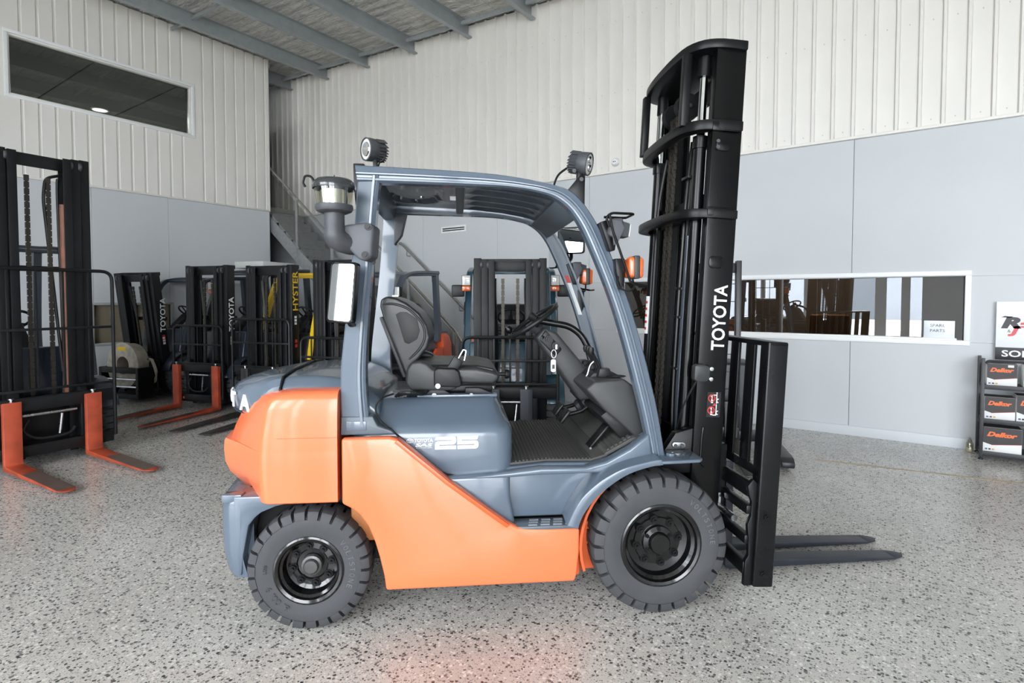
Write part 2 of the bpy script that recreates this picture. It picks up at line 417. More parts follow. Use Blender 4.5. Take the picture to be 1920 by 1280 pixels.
# ---- window into the parts office (back wall)
GL1 = glass_mat('reflective_window_glass', (176, 170, 162), .20)
def frame_u(bm, u0, u1, z0, z1, t, y0, y1):
    box(bm, u0, u1, y0, y1, z1 - t, z1); box(bm, u0, u1, y0, y1, z0, z0 + t)
    box(bm, u0, u0 + t, y0, y1, z0 + t, z1 - t); box(bm, u1 - t, u1, y0, y1, z0 + t, z1 - t)
win = struct(empty('window_1', (-1.31, VB, 1.02)))
def W(name, m, bevel=0.): return part(name, m, win, bevel=bevel, xf=Matrix.Translation((1.31, -VB, -1.02)))
with W('window_frame', TRIMW, .004) as bm: frame_u(bm, -3.17, .55, 1.02, 1.755, .048, VB - .022, VB + .10)
for a, b in ((-3.122, -1.96), (-1.96, -.78), (-.78, .502)):
    with W('pane', GL1) as bm: box(bm, a, b, VB + .05 + (.012 if a < -2 or a > -.8 else 0), VB + .056 + (.012 if a < -2 or a > -.8 else 0), 1.068, 1.707)
with W('window_sill', TRIMW, .004) as bm: box(bm, -3.12, .45, VB + .0, VB + .075, 1.058, 1.085)
# parts office behind it
with part('wall_office', BROWN, smooth=0) as bm:
    box(bm, -3.6, 1.6, VB + 2.4, VB + 2.5, 0, 2.7); box(bm, -3.7, -3.6, VB + .14, VB + 2.5, 0, 2.7); box(bm, 1.6, 1.7, VB + .14, VB + 2.5, 0, 2.7)
    box(bm, -3.7, 1.7, VB + .14, VB + 2.5, 2.6, 2.7); box(bm, -3.7, 1.7, VB + .14, VB + 2.5, -.1, 0)
struct(LAST[0])

lt = bpy.data.lights.new('office_fill', 'AREA'); lt.shape = 'RECTANGLE'; lt.size = 1.2; lt.size_y = .3; lt.energy = 55; lt.color = (1, .97, .93)  # unseen area light added to brighten the parts office interior
lo = bpy.data.objects.new('office_fill', lt); COL.objects.link(lo); lo.location = (-1.0, VB + 1.3, 2.58)
# ---- dark upstairs window (left wall)
GL2 = glass_mat('tinted_window_glass', (205, 208, 205), .06)
win = struct(empty('window_2', (UL, 3.5, 4.25)))
def W2(name, m, bevel=0.): return part(name, m, win, bevel=bevel, xf=Matrix.Translation((-UL, -3.5, -4.25)))
def frame_v(bm, v0, v1, z0, z1, t, x0, x1):
    box(bm, x0, x1, v0, v1, z1 - t, z1); box(bm, x0, x1, v0, v1, z0, z0 + t)
    box(bm, x0, x1, v0, v0 + t, z0 + t, z1 - t); box(bm, x0, x1, v1 - t, v1, z0 + t, z1 - t)
with W2('window_frame', TRIMW, .004) as bm: frame_v(bm, 2.27, 4.74, 4.22, 5.13, .045, UL - .12, UL + .04)
with W2('inner_frame', CLAD, .003) as bm: frame_v(bm, 2.315, 4.695, 4.265, 5.085, .022, UL - .08, UL + .012)
with W2('pane', GL2) as bm: box(bm, UL - .05, UL - .044, 2.335, 4.675, 4.285, 5.065)
with part('wall_upstairs', DGREY, smooth=0) as bm:
    box(bm, UL - 4.4, UL - 4.3, 1.0, 5.9, 3.15, 5.12); box(bm, UL - 4.4, UL - .14, .9, 1.0, 3.15, 5.12); box(bm, UL - 4.4, UL - .14, 5.9, 6.0, 3.15, 5.12)
struct(LAST[0])
with part('ceiling_upstairs', DGREY, smooth=0) as bm: box(bm, UL - 4.4, UL - .14, .9, 6.0, 5.12, 5.16)
cu = struct(LAST[0])
with part('ceiling_joint', DARK, cu) as bm:
    for v in (2.2, 3.4, 4.6): box(bm, UL - 4.3, UL - .15, v - .008, v + .008, 5.112, 5.1205)
dl = tag(empty('downlight', (UL - 2.7, 4.28, 5.115)), 'round white recessed downlight glowing behind the dark upstairs window', 'light')
with part('lens', mat('lit_lens', (255, 250, 240), .4, emit=6.), dl) as bm: cyl(bm, (0, 0, -.012), (0, 0, -.002), .12, 28)
with part('trim_ring', TRIMW, dl) as bm: lathe(bm, [(.12, -.014), (.145, -.012), (.145, .004), (.12, .004)], 28, axis='z')

lt = bpy.data.lights.new('downlight_beam', 'AREA'); lt.shape = 'DISK'; lt.size = .2; lt.energy = 260; lt.color = (.96, 1, 1)
lo = bpy.data.objects.new('downlight_beam', lt); COL.objects.link(lo); lo.parent = dl; lo.location = (0, 0, -.02)
# ---- low window with tan blind (left wall, behind the forklifts)
TAN = mat('tan_blind', (186, 164, 140), .7, var=.03, scale=3)
win = struct(empty('window_3', (UL, 3.75, .76)))
def W3(name, m, bevel=0.): return part(name, m, win, bevel=bevel, xf=Matrix.Translation((-UL, -3.75, -.76)))
with W3('window_frame', mat('aluminium', (176, 178, 178), .4, metal=.4), .003) as bm: frame_v(bm, 3.19, 4.34, .76, 1.42, .035, UL - .1, UL + .02)
with W3('blind', TAN) as bm: box(bm, UL - .05, UL - .045, 3.23, 4.30, .80, 1.38)
with W3('pane', glass_mat('clear_glass', (235, 238, 238), .02)) as bm: box(bm, UL - .03, UL - .025, 3.225, 4.305, .795, 1.385)
with W3('mullion', MATS['aluminium'], .002) as bm: box(bm, UL - .06, UL + .012, 3.74, 3.77, .795, 1.385)

# ---- outside, seen only in reflections
with part('ground', CONC, smooth=0) as bm: box(bm, -60, 60, -70, VF - .3, -.16, -.02); box(bm, UR + .3, 60, VF - .3, 40, -.16, -.02)
struct(LAST[0])
sh = tag(empty('warehouse', (-6, -34, -.02)), 'long pale grey steel warehouse across the yard outside', 'building')
with part('wall', mat('warehouse_steel', (150, 156, 164), .6, var=.03, scale=.4), sh, smooth=0) as bm: box(bm, -26, 14, -8, 0, 0, 4.6)
with part('roof', mat('warehouse_roof', (178, 182, 186), .5), sh, smooth=0) as bm: prism(bm, [(-8.3, 4.6), (.3, 4.6), (-4, 5.6)], -26.3, 14.3, axis='x')
for k in range(3):
    with part('roller_door', mat('warehouse_door', (96, 104, 112), .6), sh, smooth=0) as bm: box(bm, -22 + 11*k, -17.5 + 11*k, -.02, .05, 0, 3.8)
# ================================================================== WHEELS (shared by every truck)
def tyre_bm(R, w_, nl, rim_r):
    bm = bmesh.new(); h = w_/2
    hi = [(rim_r, -h*.80), (rim_r + .012, -h*.96), (R*.70, -h*1.03), (R*.80, -h*1.02), (R*.845, -h*.99), (R*.85, -h*1.03), (R*.94, -h*.99), (R*.978, -h*.90), (R, -h*.72), (R, -h*.06)]
    lo = [(rim_r, -h*.80), (rim_r + .012, -h*.96), (R*.70, -h*1.03), (R*.80, -h*1.02), (R*.845, -h*.99), (R*.85, -h*.96), (R*.875, -h*.86), (R*.89, -h*.76), (R*.90, -h*.65), (R*.985, -h*.06)]
    rings = []
    for k in range(nl):
        for fr, st in ((0, 0), (.27, 0), (.295, 1), (.475, 1), (.50, 2), (.77, 2), (.795, 3), (.975, 3)):
            # left side: groove in state 3 ; right side: groove in state 1
            a = 2*PI*(k + fr)/nl
            L = lo if st == 3 else hi; Rr = lo if st == 1 else hi
            pr = [(r, y) for r, y in L] + [(r, -y) for r, y in reversed(Rr)]
            rings.append([(r*math.cos(a), y, r*math.sin(a)) for r, y in pr])
    rings.append(rings[0]); loft(bm, rings, cap=False, closed=True)
    bmesh.ops.remove_doubles(bm, verts=bm.verts, dist=1e-6)
    return bm
def wheel(parent, x, y, R, w_, side, front, name='wheel', rim_m=None, detail=True):
    """side -1: outer face towards -y.  Returns the tyre (a part) carrying rim, hub and bolts as sub-parts."""
    key = (round(R, 3), round(w_, 3), front)
    if key not in WH:
        t = finish(tyre_bm(R, w_, 28 if front else 27, R*(.565 if front else .53)), 'tyre', RUBBER, smooth=32); WH[key] = t.data; bpy.data.objects.remove(t)
    o = bpy.data.objects.new(name, WH[key]); COL.objects.link(o); o.parent = parent; o.location = (x, y, R)
    if side > 0: o.rotation_euler = (0, 0, PI)
    rr = R*(.565 if front else .53); h = w_/2; rim_m = rim_m or RIM
    if front: pr = [(rr + .004, -h*.84), (rr + .010, -h*.97), (rr + .002, -h*1.0), (rr - .010, -h*.96), (rr - .016, -h*.80), (rr - .030, -h*.70), (rr - .038, -h*.40), (rr*.62, -h*.34), (rr*.60, -h*.40), (0.0, -h*.40)]
    else: pr = [(rr + .004, -h*.84), (rr + .010, -h*.99), (rr + .002, -h*1.03), (rr - .010, -h*.98), (rr - .014, -h*.80), (rr - .024, -h*.70), (rr - .03, -h*.2), (rr*.68, -h*.10), (rr*.50, -h*.12), (rr*.46, -h*.05), (0.0, 0)]
    with part('rim', rim_m, o, smooth=30) as bm: lathe(bm, pr, 44)
    if front:
        with part('hub', rim_m, o) as bm: lathe(bm, [(0, -h*.86), (rr*.24, -h*.86), (rr*.27, -h*.80), (rr*.28, -h*.60), (rr*.40, -h*.56), (rr*.42, -h*.42), (rr*.42, -h*.3)], 28)
        nb, rb = 8, rr*.56
    else:
        with part('hub', mat('worn_hub_cap', (84, 84, 84), .35, metal=.5), o) as bm: lathe(bm, [(0, -h*.60), (rr*.20, -h*.58), (rr*.235, -h*.50), (rr*.24, -h*.40), (rr*.31, -h*.36), (rr*.32, -h*.1)], 28)
        nb, rb = 8, rr*.60
    if detail:
        for k in range(nb):
            a = 2*PI*(k + .2)/nb; q = Vector((rb*math.cos(a), 0, rb*math.sin(a))); y0 = -h*(.40 if front else .10)
            key2 = ('nut', front, round(R, 3))
            if key2 not in WH:
                with part('wheel_nut', BLACKM, smooth=20) as bm:
                    cyl(bm, (0, 0, 0), (0, -.016, 0), .015, 6); cyl(bm, (0, -.016, 0), (0, -.028, 0), .007, 8); cyl(bm, (0, .0, 0), (0, -.004, 0), .02, 12)
                WH[key2] = LAST[0].data; bpy.data.objects.remove(LAST[0])
            n = bpy.data.objects.new('wheel_nut', WH[key2]); COL.objects.link(n); n.parent = o; n.location = q + Vector((0, y0, 0))
        if front:
            for k in range(6):
                a = 2*PI*(k + .5)/6; q = Vector((rr*.34*math.cos(a), 0, rr*.34*math.sin(a)))
                n = bpy.data.objects.new('wheel_nut', WH[('nut', True, round(R, 3))]); COL.objects.link(n); n.parent = o; n.location = q + Vector((0, -h*.55, 0)); n.scale = (.6, .6, .6)
    return o
WH = {}

# ================================================================== THE ORANGE FORKLIFT
TX, TY, TH = -2.4876, 1.8759, .70972
T = tag(empty('forklift', (TX, TY, 0), TH), 'orange and slate-blue counterbalance forklift with tall black mast, forks lowered to the floor', 'forklift')
FT = T
fw = wheel(T, 1.607, -.475, .326, .20, -1, True, 'front_wheel'); wheel(T, 1.607, .475, .326, .20, 1, True, 'front_wheel')
rw = wheel(T, 0, -.465, .27, .16, -1, False, 'rear_wheel'); wheel(T, 0, .465, .27, .16, 1, False, 'rear_wheel')
TLET = mat('tyre_lettering', (58, 59, 61), .7)
TLET2 = mat('tyre_lettering_faint', (98, 99, 102), .6)
arc_text('6.00-9', TLET, rw, (0, 0, 0), .187, PI*1.33, -.125, .028, -.0835)
arc_text('L508', TLET, rw, (0, 0, 0), .187, PI*1.0, -.055, .013, -.0835)
arc_text('VOLTSTONE', TLET2, rw, (0, 0, 0), .192, .68, -.135, .024, -.083)
arc_text('VOLTSTONE', TLET2, fw, (0, 0, 0), .245, .95, -.115, .024, -.1035)

# ---- counterweight: lower block lofted in plan
def plan(side_x, rear_c, wdt, front_x, diag=None):
    """half outline (near side) mirrored: front, flat flank, tight rounded corner, slanted quarter, bowed rear"""
    d = side_x - .18 if diag is None else diag
    half = [(front_x, -wdt), (side_x, -wdt), (side_x - .018, -wdt + .003), (side_x - .034, -wdt + .011), (side_x - .046, -wdt + .024), (d, -wdt + .19),
            (rear_c + .035, -wdt + .30), (rear_c + .010, -.12), (rear_c, 0)]
    return half + [(x, -y) for x, y in half[-2::-1]]
def ring(z, **k): return [(x, y, z) for x, y in plan(**k)]
with part('counterweight', ORANGE, T, smooth=30) as bm:
    lv = [(.574, -.155, -.40, .541, -.25), (.579, -.158, -.415, .546, -.265), (.64, -.166, -.478, .546, -.325), (.69, -.17, -.50, .546, -.352), (.745, -.172, -.505, .546, -.362), (.79, -.172, -.503, .546, -.362), (.803, -.17, -.497, .545, -.357),
          (.8035, -.17, -.47, .545, -.348), (.865, -.165, -.45, .545, -.335), (.93, -.155, -.42, .541, -.317), (.99, -.145, -.39, .537, -.295), (1.03, -.128, -.36, .532, -.27), (1.05, -.105, -.32, .524, -.235), (1.062, -.07, -.26, .510, -.16), (1.068, -.03, -.21, .485, -.11)]
    loft(bm, [ring(z, side_x=s, rear_c=r, wdt=w_, front_x=.13, diag=d) for z, s, r, w_, d in lv])
for s in (-1, 1):
    with part('panel_seam', mat('orange_seam', (206, 92, 50), .5), T) as bm: box(bm, -.13, .128, s*.5457, s*.5405, .8635, .8660)
with part('rear_vent', DARK, T, bevel=.01) as bm: box(bm, -.25, .1, -.36, .36, .80, .95)
# grey lower rear guard
def skirt(z, k): 
    o = [(-.30, -.503), (-.345, -.500), (-.375, -.485), (-.395, -.455), (-.425, -.36), (-.45, -.2), (-.46, 0)]; o = [(x + k, y + k*.6) for x, y in o]
    o = o + [(x, -y) for x, y in o[-2::-1]]; i = [(x + .075, y*.86) for x, y in o]; i[0] = (-.30 + k, o[0][1] + .06); i[-1] = (-.30 + k, -o[0][1] - .06)
    return [(x, y, z) for x, y in o] + [(x, y, z) for x, y in reversed(i)]
with part('rear_skirt', SLATE, T, smooth=40) as bm: loft(bm, [skirt(z, k) for z, k in ((.225, .03), (.25, .018), (.30, .008), (.36, .0), (.50, -.002), (.555, .0), (.575, .008), (.58, .02))])
for s in (-1, 1):
    with part('wheel_arch', SLATE, T, bevel=.008) as bm:
        pr = [(-.33, .598), (-.335, .50), (-.325, .40), (-.32, .24), (-.303, .24), (-.292, .336), (-.268, .467), (-.24, .502), (-.213, .524), (-.15, .549), (-.097, .560), (.12, .572), (.12, .598)]
        prism(bm, pr, -.503*s, -.36*s)
    with part('step_bracket', SLATE, T, bevel=.004) as bm: box(bm, -.385, -.30, -.495*s, -.44*s, .57, .605)
# chassis
with part('chassis', mat('chassis_black', (30, 29, 29), .7), T, bevel=.01) as bm:
    box(bm, -.30, 1.95, -.33, .33, .21, .56); box(bm, .40, 1.15, -.49, .49, .20, .40); box(bm, -.3, .13, -.36, .36, .5, .62)
with part('steer_axle', mat('axle_rust_orange', (150, 92, 46), .6, var=.2), T, bevel=.015) as bm: box(bm, -.07, .07, -.38, .38, .20, .34); box(bm, .17, .30, -.47, .47, .36, .56)
with part('front_axle', BLACKM, T) as bm: cyl(bm, (1.6, -.40, .332), (1.6, .40, .332), .13, 24)
for s in (-1, 1):
    with part('inner_wheel_arch', mat('orange_arch', (196, 88, 44), .5), T) as bm:
        arch = [(1.607 + .372*math.cos(a), .326 + .372*math.sin(a)) for a in [PI*.55 + PI*.55*k/12 for k in range(13)]]
        out = [(1.607 + .384*math.cos(a), .326 + .384*math.sin(a)) for a in [PI*.55 + PI*.55*k/12 for k in range(13)]]
        prism(bm, arch + out[::-1], s*.545, s*.34)
for s in (-1, 1):
    with part('frame_rail', mat('orange_frame', (214, 96, 52), .4, coat=.3), T, bevel=.006) as bm: prism(bm, [(1.10, s*.49), (1.235, s*.49), (1.255, s*.44), (1.42, s*.42), (1.42, s*.36), (1.10, s*.36)], .165, .40, axis='z')
# ---- orange side panels
SP = [(.148, .858), (.36, .860), (.385, .853), (.41, .838), (.629, .650), (.80, .518), (.893, .450), (.93, .430), (.97, .424), (1.06, .418), (1.224, .412), (1.223, .30), (1.212, .20), (1.203, .164),
      (.338, .165), (.330, .23), (.311, .315), (.290, .39), (.261, .462), (.226, .513), (.191, .543), (.148, .566)]
for s in (-1, 1):
    with part('side_panel', ORANGE, T, bevel=.012, seg=3) as bm: prism(bm, SP, -.548*s, -.500*s)
    with part('panel_lip', mat('orange_lip', (226, 92, 46), .35, coat=.3), T, bevel=.004) as bm:
        e = [(.40, .852), (.629, .655), (.80, .523), (.905, .445)]
        prism(bm, [(x - .022, z - .016) for x, z in e] + [(x - .006, z - .003) for x, z in reversed(e)], -.5505*s, -.48*s)
# ---- step, floor and front cowl in slate
with part('floor_deck', SLATE, T, bevel=.014, seg=3) as bm:
    pr = [(.55, .44), (.55, .66), (.90, .680), (1.08, .695), (1.30, .690), (1.40, .715), (1.50, .775), (1.575, .825), (1.59, .72), (1.575, .70), (1.47, .667), (1.40, .645), (1.344, .62), (1.285, .575), (1.229, .515), (1.195, .44)]
    prism(bm, pr, -.455, .455)
for s in (-1, 1):
    with part('step_side_bulge', SLATE, T, bevel=.022, seg=4) as bm:
        A = [(.56, .655), (.865, .668), (.905, .662), (.905, .56), (.93, .42), (.56, .42)]
        prism(bm, A, -.498*s, -.40*s)
    with part('step_side_rail', SLATE, T, bevel=.012, seg=3) as bm:
        pr = [(.62, .645), (.88, .672), (1.05, .688), (1.26, .684), (1.36, .708), (1.47, .765), (1.57, .838), (1.585, .728), (1.52, .70), (1.47, .69), (1.40, .668), (1.34, .655), (1.05, .655), (.88, .645)]
        prism(bm, pr, -.505*s, -.44*s)
    with part('step_plate', SLATE_D, T, bevel=.004) as bm:
        prism(bm, [(.90, -.535*s), (.96, -.545*s), (1.222, -.545*s), (1.20, -.44*s), (.90, -.44*s)], .412, .430, axis='z')
    for i in range(4):
        for j in range(3):
            with part('grip_bar', mat('step_grip', (128, 134, 140), .4, metal=.3), T) as bm:
                x0 = .985 + .058*i + .006*j; y0 = -.535 + .028*j
                box(bm, x0, x0 + .042, (y0)*s, (y0 + .009)*s, .430, .436)
# ---- fender arch over front wheel + flat front flap
top = [(1.155, .44), (1.190, .515), (1.235, .580), (1.32, .650), (1.42, .700), (1.53, .727), (1.60, .737), (1.70, .733), (1.80, .722)]
bot = [(1.207, .425), (1.236, .495), (1.298, .572), (1.382, .637), (1.455, .676), (1.545, .702), (1.61, .709), (1.70, .706), (1.80, .700)]
tp = [(p.x, p.y) for p in spline([(a, b, 0) for a, b in top])]; bt = [(p.x, p.y) for p in spline([(a, b, 0) for a, b in bot])]
for s in (-1, 1):
    with part('front_fender', SLATE, T, bevel=.006) as bm:
        loft(bm, [[(x, -.588*s, z), (x, -.42*s, z + .012), (X, -.42*s, Z + .012), (X, -.588*s, Z)] for (x, z), (X, Z) in zip(bt[:37], tp[:37])])
    with part('fender_flap', SLATE, T, bevel=.006) as bm:
        prism(bm, [(1.58, -.588*s), (1.79, -.575*s), (1.812, -.55*s), (1.812, -.40*s), (1.58, -.40*s)], .712, .728, axis='z')
    with part('pillar_foot_bolt', SLATE, T, bevel=.003) as bm: cyl(bm, (1.675, -.50*s, .728), (1.675, -.50*s, .742), .022, 6)
# ---- bonnet / seat base
def rr3(x0, x1, hw, r, z, k=5): return [(x, y, z) for x, y in rrect((x1-x0)/2, hw, r, k, (x0+x1)/2, 0)]
with part('seat_base', SLATE, T, smooth=30) as bm:
    loft(bm, [rr3(.16, .905, .455, .06, .64), rr3(.16, .922, .466, .075, .655), rr3(.16, .925, .468, .08, .75), rr3(.17, .924, .468, .085, .835), rr3(.18, .921, .465, .09, .858), rr3(.19, .912, .455, .09, .874), rr3(.19, .900, .438, .095, .890),
              rr3(.20, .882, .395, .09, .918), rr3(.21, .868, .345, .08, .955), rr3(.22, .855, .305, .07, .982), rr3(.24, .84, .285, .06, .990)])
with part('bonnet_rear', SLATE, T, bevel=.03, seg=4) as bm:
    rgs = []
    for x, zt, hw in ((.30, 1.01, .43), (.22, 1.075, .425), (.13, 1.115, .42), (.0, 1.128, .418), (-.15, 1.122, .41)):
        rgs.append([(x, -hw, .93), (x, -hw, zt - .055), (x, -hw + .05, zt - .012), (x, -.2, zt), (x, .2, zt), (x, hw - .05, zt - .012), (x, hw, zt - .055), (x, hw, .93)])
    loft(bm, rgs)
def tail_x(xe, d, y, hw): return xe - d*(1 - (y/hw)**2)
with part('bonnet_tail', SLATE, T, bevel=.012, seg=3, smooth=45) as bm:
    rgs = []
    for x, zt, zb, hw, d in ((-.154, 1.121, .93, .41, 0), (-.185, 1.114, .93, .408, .06), (-.208, 1.100, .93, .405, .13), (-.226, 1.078, .93, .402, .19), (-.235, 1.055, .93, .400, .232), (-.238, 1.025, .93, .399, .256), (-.238, .985, .93, .398, .26), (-.235, .94, .925, .395, .257)):
        ys = [hw*q for q in (-1, -.94, -.84, -.70, -.50, -.25, 0, .25, .50, .70, .84, .94, 1)]
        rgs.append([(tail_x(x, d, y, hw), y, zt - (.045 if abs(y) == hw else .012 if abs(y) > .9*hw else 0)) for y in ys] + [(tail_x(x, d, y, hw), y, zb) for y in reversed(ys)])
    loft(bm, rgs)
with part('seat_base_seam', DARK, T) as bm: tube(bm, spline([(.36, -.40, 1.03), (.315, -.452, 1.02), (.288, -.47, .985), (.306, -.471, .925), (.400, -.471, .838), (.500, -.471, .745), (.612, -.471, .662), (.765, -.474, .652), (.88, -.47, .650)], 5), .005, 6)
with part('bonnet_seam', DARK, T) as bm: tube(bm, [(-.152, -.415, .95), (-.152, -.412, 1.065), (-.152, -.37, 1.112), (-.152, -.2, 1.125), (-.152, .2, 1.125), (-.152, .37, 1.112)], .006, 6)
for i, ch in enumerate('TOYOTA'):
    yc = .305 - .122*i; hw = .398; xx = tail_x(-.238, .26, yc, hw); sl = .26*2*yc/hw**2
    tv = Vector((-sl, -1, 0)).normalized()
    text(ch, WHITE, T, Vector((xx, yc, .945)) - tv*.048 + Vector((-1, sl, 0)).normalized()*.0035, tv, (.0, 0, 1), .096, .078, extrude=.0035, bold=.02)
# ---- lettering on the seat base
yb = -.4685
def poly_text(pts, name='lettering'):
    with part(name, WHITE, T) as bm: prism(bm, [(x, z) for x, z in pts], yb - .0035, yb + .004)
def num25():
    W_, H_, t = .098, .060, .0165; x0, z0 = .556, .780
    def r_(a, b, c, d): poly_text([(x0 + a, z0 + b), (x0 + c, z0 + b), (x0 + c, z0 + d), (x0 + a, z0 + d)], 'number')
    with part('number', WHITE, T, bevel=.0) as bm:
        m_ = (H_ - 3*t)/2
        P = [(0, 0), (W_, 0), (W_, t), (t*1.2, t), (t*1.2, t + m_), (W_ - .012, t + m_), (W_ - .003, t + m_ + .006), (W_, t + m_ + .014), (W_, H_ - .012), (W_ - .004, H_ - .004), (W_ - .014, H_),
             (.012, H_), (.003, H_ - .004), (0, H_ - t), (W_ - t*1.2, H_ - t), (W_ - t*1.2, 2*t + m_), (.014, 2*t + m_), (.004, 2*t + m_ - .005), (0, t + m_)]
        prism(bm, [(x0 + x, z0 + z) for x, z in P], yb - .004, yb + .004)
    x1 = x0 + W_ + .006
    with part('number', WHITE, T) as bm:
        P = [(0, 0), (W_ - .014, 0), (W_ - .004, .004), (W_, .012), (W_, H_ - t - m_ - .012), (W_ - .004, H_ - t - m_ - .003), (W_ - .014, H_ - t - m_), (t*1.2, H_ - t - m_), (t*1.2, H_ - t), (W_ - .006, H_ - t), (W_, H_), (0, H_), (0, t + m_), (W_ - t*1.2, t + m_), (W_ - t*1.2, t), (0, t)]
        prism(bm, [(x1 + x, z0 + z) for x, z in P], yb - .004, yb + .004)
num25()
text('TOYOTA', WHITE, T, (.462, yb, .815), (1, 0, 0), (0, 0, 1), .085, .017, bold=.02)
text('SAS', WHITE, T, (.466, yb, .794), (1, 0, 0), (0, 0, 1), .079, .016, bold=.03, shear=.2)
text('System of Active Stability', WHITE, T, (.470, yb, .786), (1, 0, 0), (0, 0, 1), .074, .005)
with part('logo', WHITE, T) as bm:
    def ell(cx, cz, a, b, th, n=22):
        o = [(cx + a*math.cos(2*PI*k/n), cz + b*math.sin(2*PI*k/n)) for k in range(n)]; i = [(cx + (a-th)*math.cos(2*PI*k/n), cz + (b-th)*math.sin(2*PI*k/n)) for k in range(n)]
        loft(bm, [[(x, yb - .003, z) for x, z in o] + [(o[0][0], yb - .003, o[0][1])], [(x, yb - .003, z) for x, z in i] + [(i[0][0], yb - .003, i[0][1])]], cap=False, closed=False)
    ell(.442, .8235, .0155, .0105, .002); ell(.442, .8235, .0055, .010, .002); ell(.442, .8275, .011, .005, .002)
# ---- overhead guard
def band(bm, tp, bt, sec):
    """tp/bt: paired edge points (x,z); sec: closed section [(t across 0..1, y)]"""
    loft(bm, [[(a[0] + (b[0]-a[0])*t, y, a[1] + (b[1]-a[1])*t) for t, y in sec] for a, b in zip(tp, bt)])
def sp2(pts, k=6): return [(p.x, p.y) for p in spline([(a, b, 0) for a, b in pts], k)]
TOPE = [(.208, 2.078), (.45, 2.070), (.767, 2.056), (.93, 2.040), (1.03, 2.024), (1.112, 2.008), (1.204, 1.971), (1.288, 1.874), (1.368, 1.723), (1.491, 1.408), (1.604, 1.0), (1.656, .715)]
BOTE = [(.22, 2.000), (.45, 1.998), (.70, 1.994), (.84, 1.991), (.93, 1.985), (1.02, 1.972), (1.115, 1.944), (1.20, 1.872), (1.28, 1.725), (1.405, 1.41), (1.525, .985), (1.585, .715)]
te, be = sp2(TOPE), sp2(BOTE)
def sec(s): return [(0, -.43*s), (0, -.475*s), (.08, -.485*s), (.40, -.492*s), (.46, -.500*s), (.54, -.500*s), (.60, -.490*s), (.72, -.490*s), (.78, -.498*s), (.88, -.497*s), (1, -.484*s), (1, -.43*s), (.86, -.43*s), (.86, -.474*s), (.14, -.474*s), (.14, -.43*s)]
PR_O = [(.136, .90), (.132, 1.04), (.136, 1.16), (.150, 1.30), (.164, 1.42), (.180, 1.56), (.196, 1.72), (.210, 1.90), (.220, 2.03)]
PR_I = [(.262, .90), (.250, 1.04), (.247, 1.16), (.254, 1.30), (.262, 1.42), (.274, 1.56), (.288, 1.72), (.304, 1.90), (.318, 2.03)]
for s in (-1, 1):
    with part('guard_side_frame', SLATE, T, smooth=24) as bm: band(bm, te, be, sec(s))
    with part('guard_rear_post', SLATE, T, smooth=24) as bm:
        band(bm, sp2(PR_O), sp2(PR_I), [(0, -.42*s), (0, -.478*s), (.06, -.486*s), (.66, -.490*s), (.70, -.500*s), (.80, -.500*s), (.84, -.492*s), (.90, -.495*s), (1, -.488*s), (1, -.42*s)])
    with part('post_foot', SLATE_D, T, bevel=.006) as bm:
        prism(bm, [(.135, .862), (.375, .862), (.36, .878), (.30, .90), (.278, .945), (.138, .945)], -.496*s, -.42*s)
    with part('foot_inset', SLATE, T, bevel=.003) as bm: box(bm, .16, .25, -.4985*s, -.49*s, .882, .925)
# roof sheet with pressed ribs and a hatch hole
with part('roof_panel', SLATE, T, smooth=45) as bm:
    xs = [.24 + .0225*k for k in range(43)]
    def zr(x):
        for (a, b), (c, d) in zip(TOPE, TOPE[1:]):
            if a <= x <= c: return b + (d - b)*(x - a)/(c - a)
        return TOPE[-1][1]
    ys = [-.43 + .0215*k for k in range(41)]
    V_ = []
    for x in xs:
        row = []
        for y in ys:
            z = zr(x) - .028
            if x > .72 and x < 1.13:
                f = min(1, (x - .72)/.05, (1.13 - x)/.05)
                z += .016*f*(1 if abs((y + .43) % .172 - .086) < .045 else 0)
            elif x < .60:
                e = ((x - .42)/.15)**2 + (y/.30)**2
                z += .022*(1 if e < 1 else 0)
            row.append(bm.verts.new((x, y, z)))
        V_.append(row)
    for i in range(len(xs)-1):
        for j in range(len(ys)-1):
            if .60 < xs[i] < .68 and -.02 < ys[j] + .0 < .12: continue
            bm.faces.new((V_[i][j], V_[i+1][j], V_[i+1][j+1], V_[i][j+1]))
    r = bmesh.ops.solidify(bm, geom=bm.faces[:], thickness=.008)
with part('guard_crossbar', SLATE_D, T, bevel=.008) as bm:
    box(bm, .215, .29, -.43, .43, 1.96, 2.075); box(bm, .655, .70, -.43, .43, 2.005, 2.035)
with part('guard_front_header', SLATE_D, T, bevel=.01) as bm:
    prism(bm, [(1.14, 1.965), (1.215, 1.93), (1.25, 1.88), (1.235, 1.86), (1.19, 1.895), (1.12, 1.94)], -.43, .43)
with part('rear_lamp_bracket', BLACKM, T, bevel=.004) as bm: prism(bm, [(.195, 2.09), (.245, 2.09), (.225, 1.95), (.205, 1.90), (.197, 1.98)], -.46, -.36)
for x_, z_, y_ in ((.35, 1.972, -.20), (.43, 1.965, -.12), (.47, 1.972, -.24)):
    with part('roof_bolt', CHROME, T) as bm: cyl(bm, (x_, y_ + .3, zr(x_) - .045), (x_, y_ + .3, zr(x_) - .028), .011, 8)
with part('post_hinge', CAST, T, bevel=.006) as bm: prism(bm, [(.285, 1.99), (.36, 1.99), (.33, 1.86), (.285, 1.80)], .34, .42)
with part('warning_label', WHITE, T) as bm: box(bm, .262, .30, .418, .4195, 1.42, 1.50)

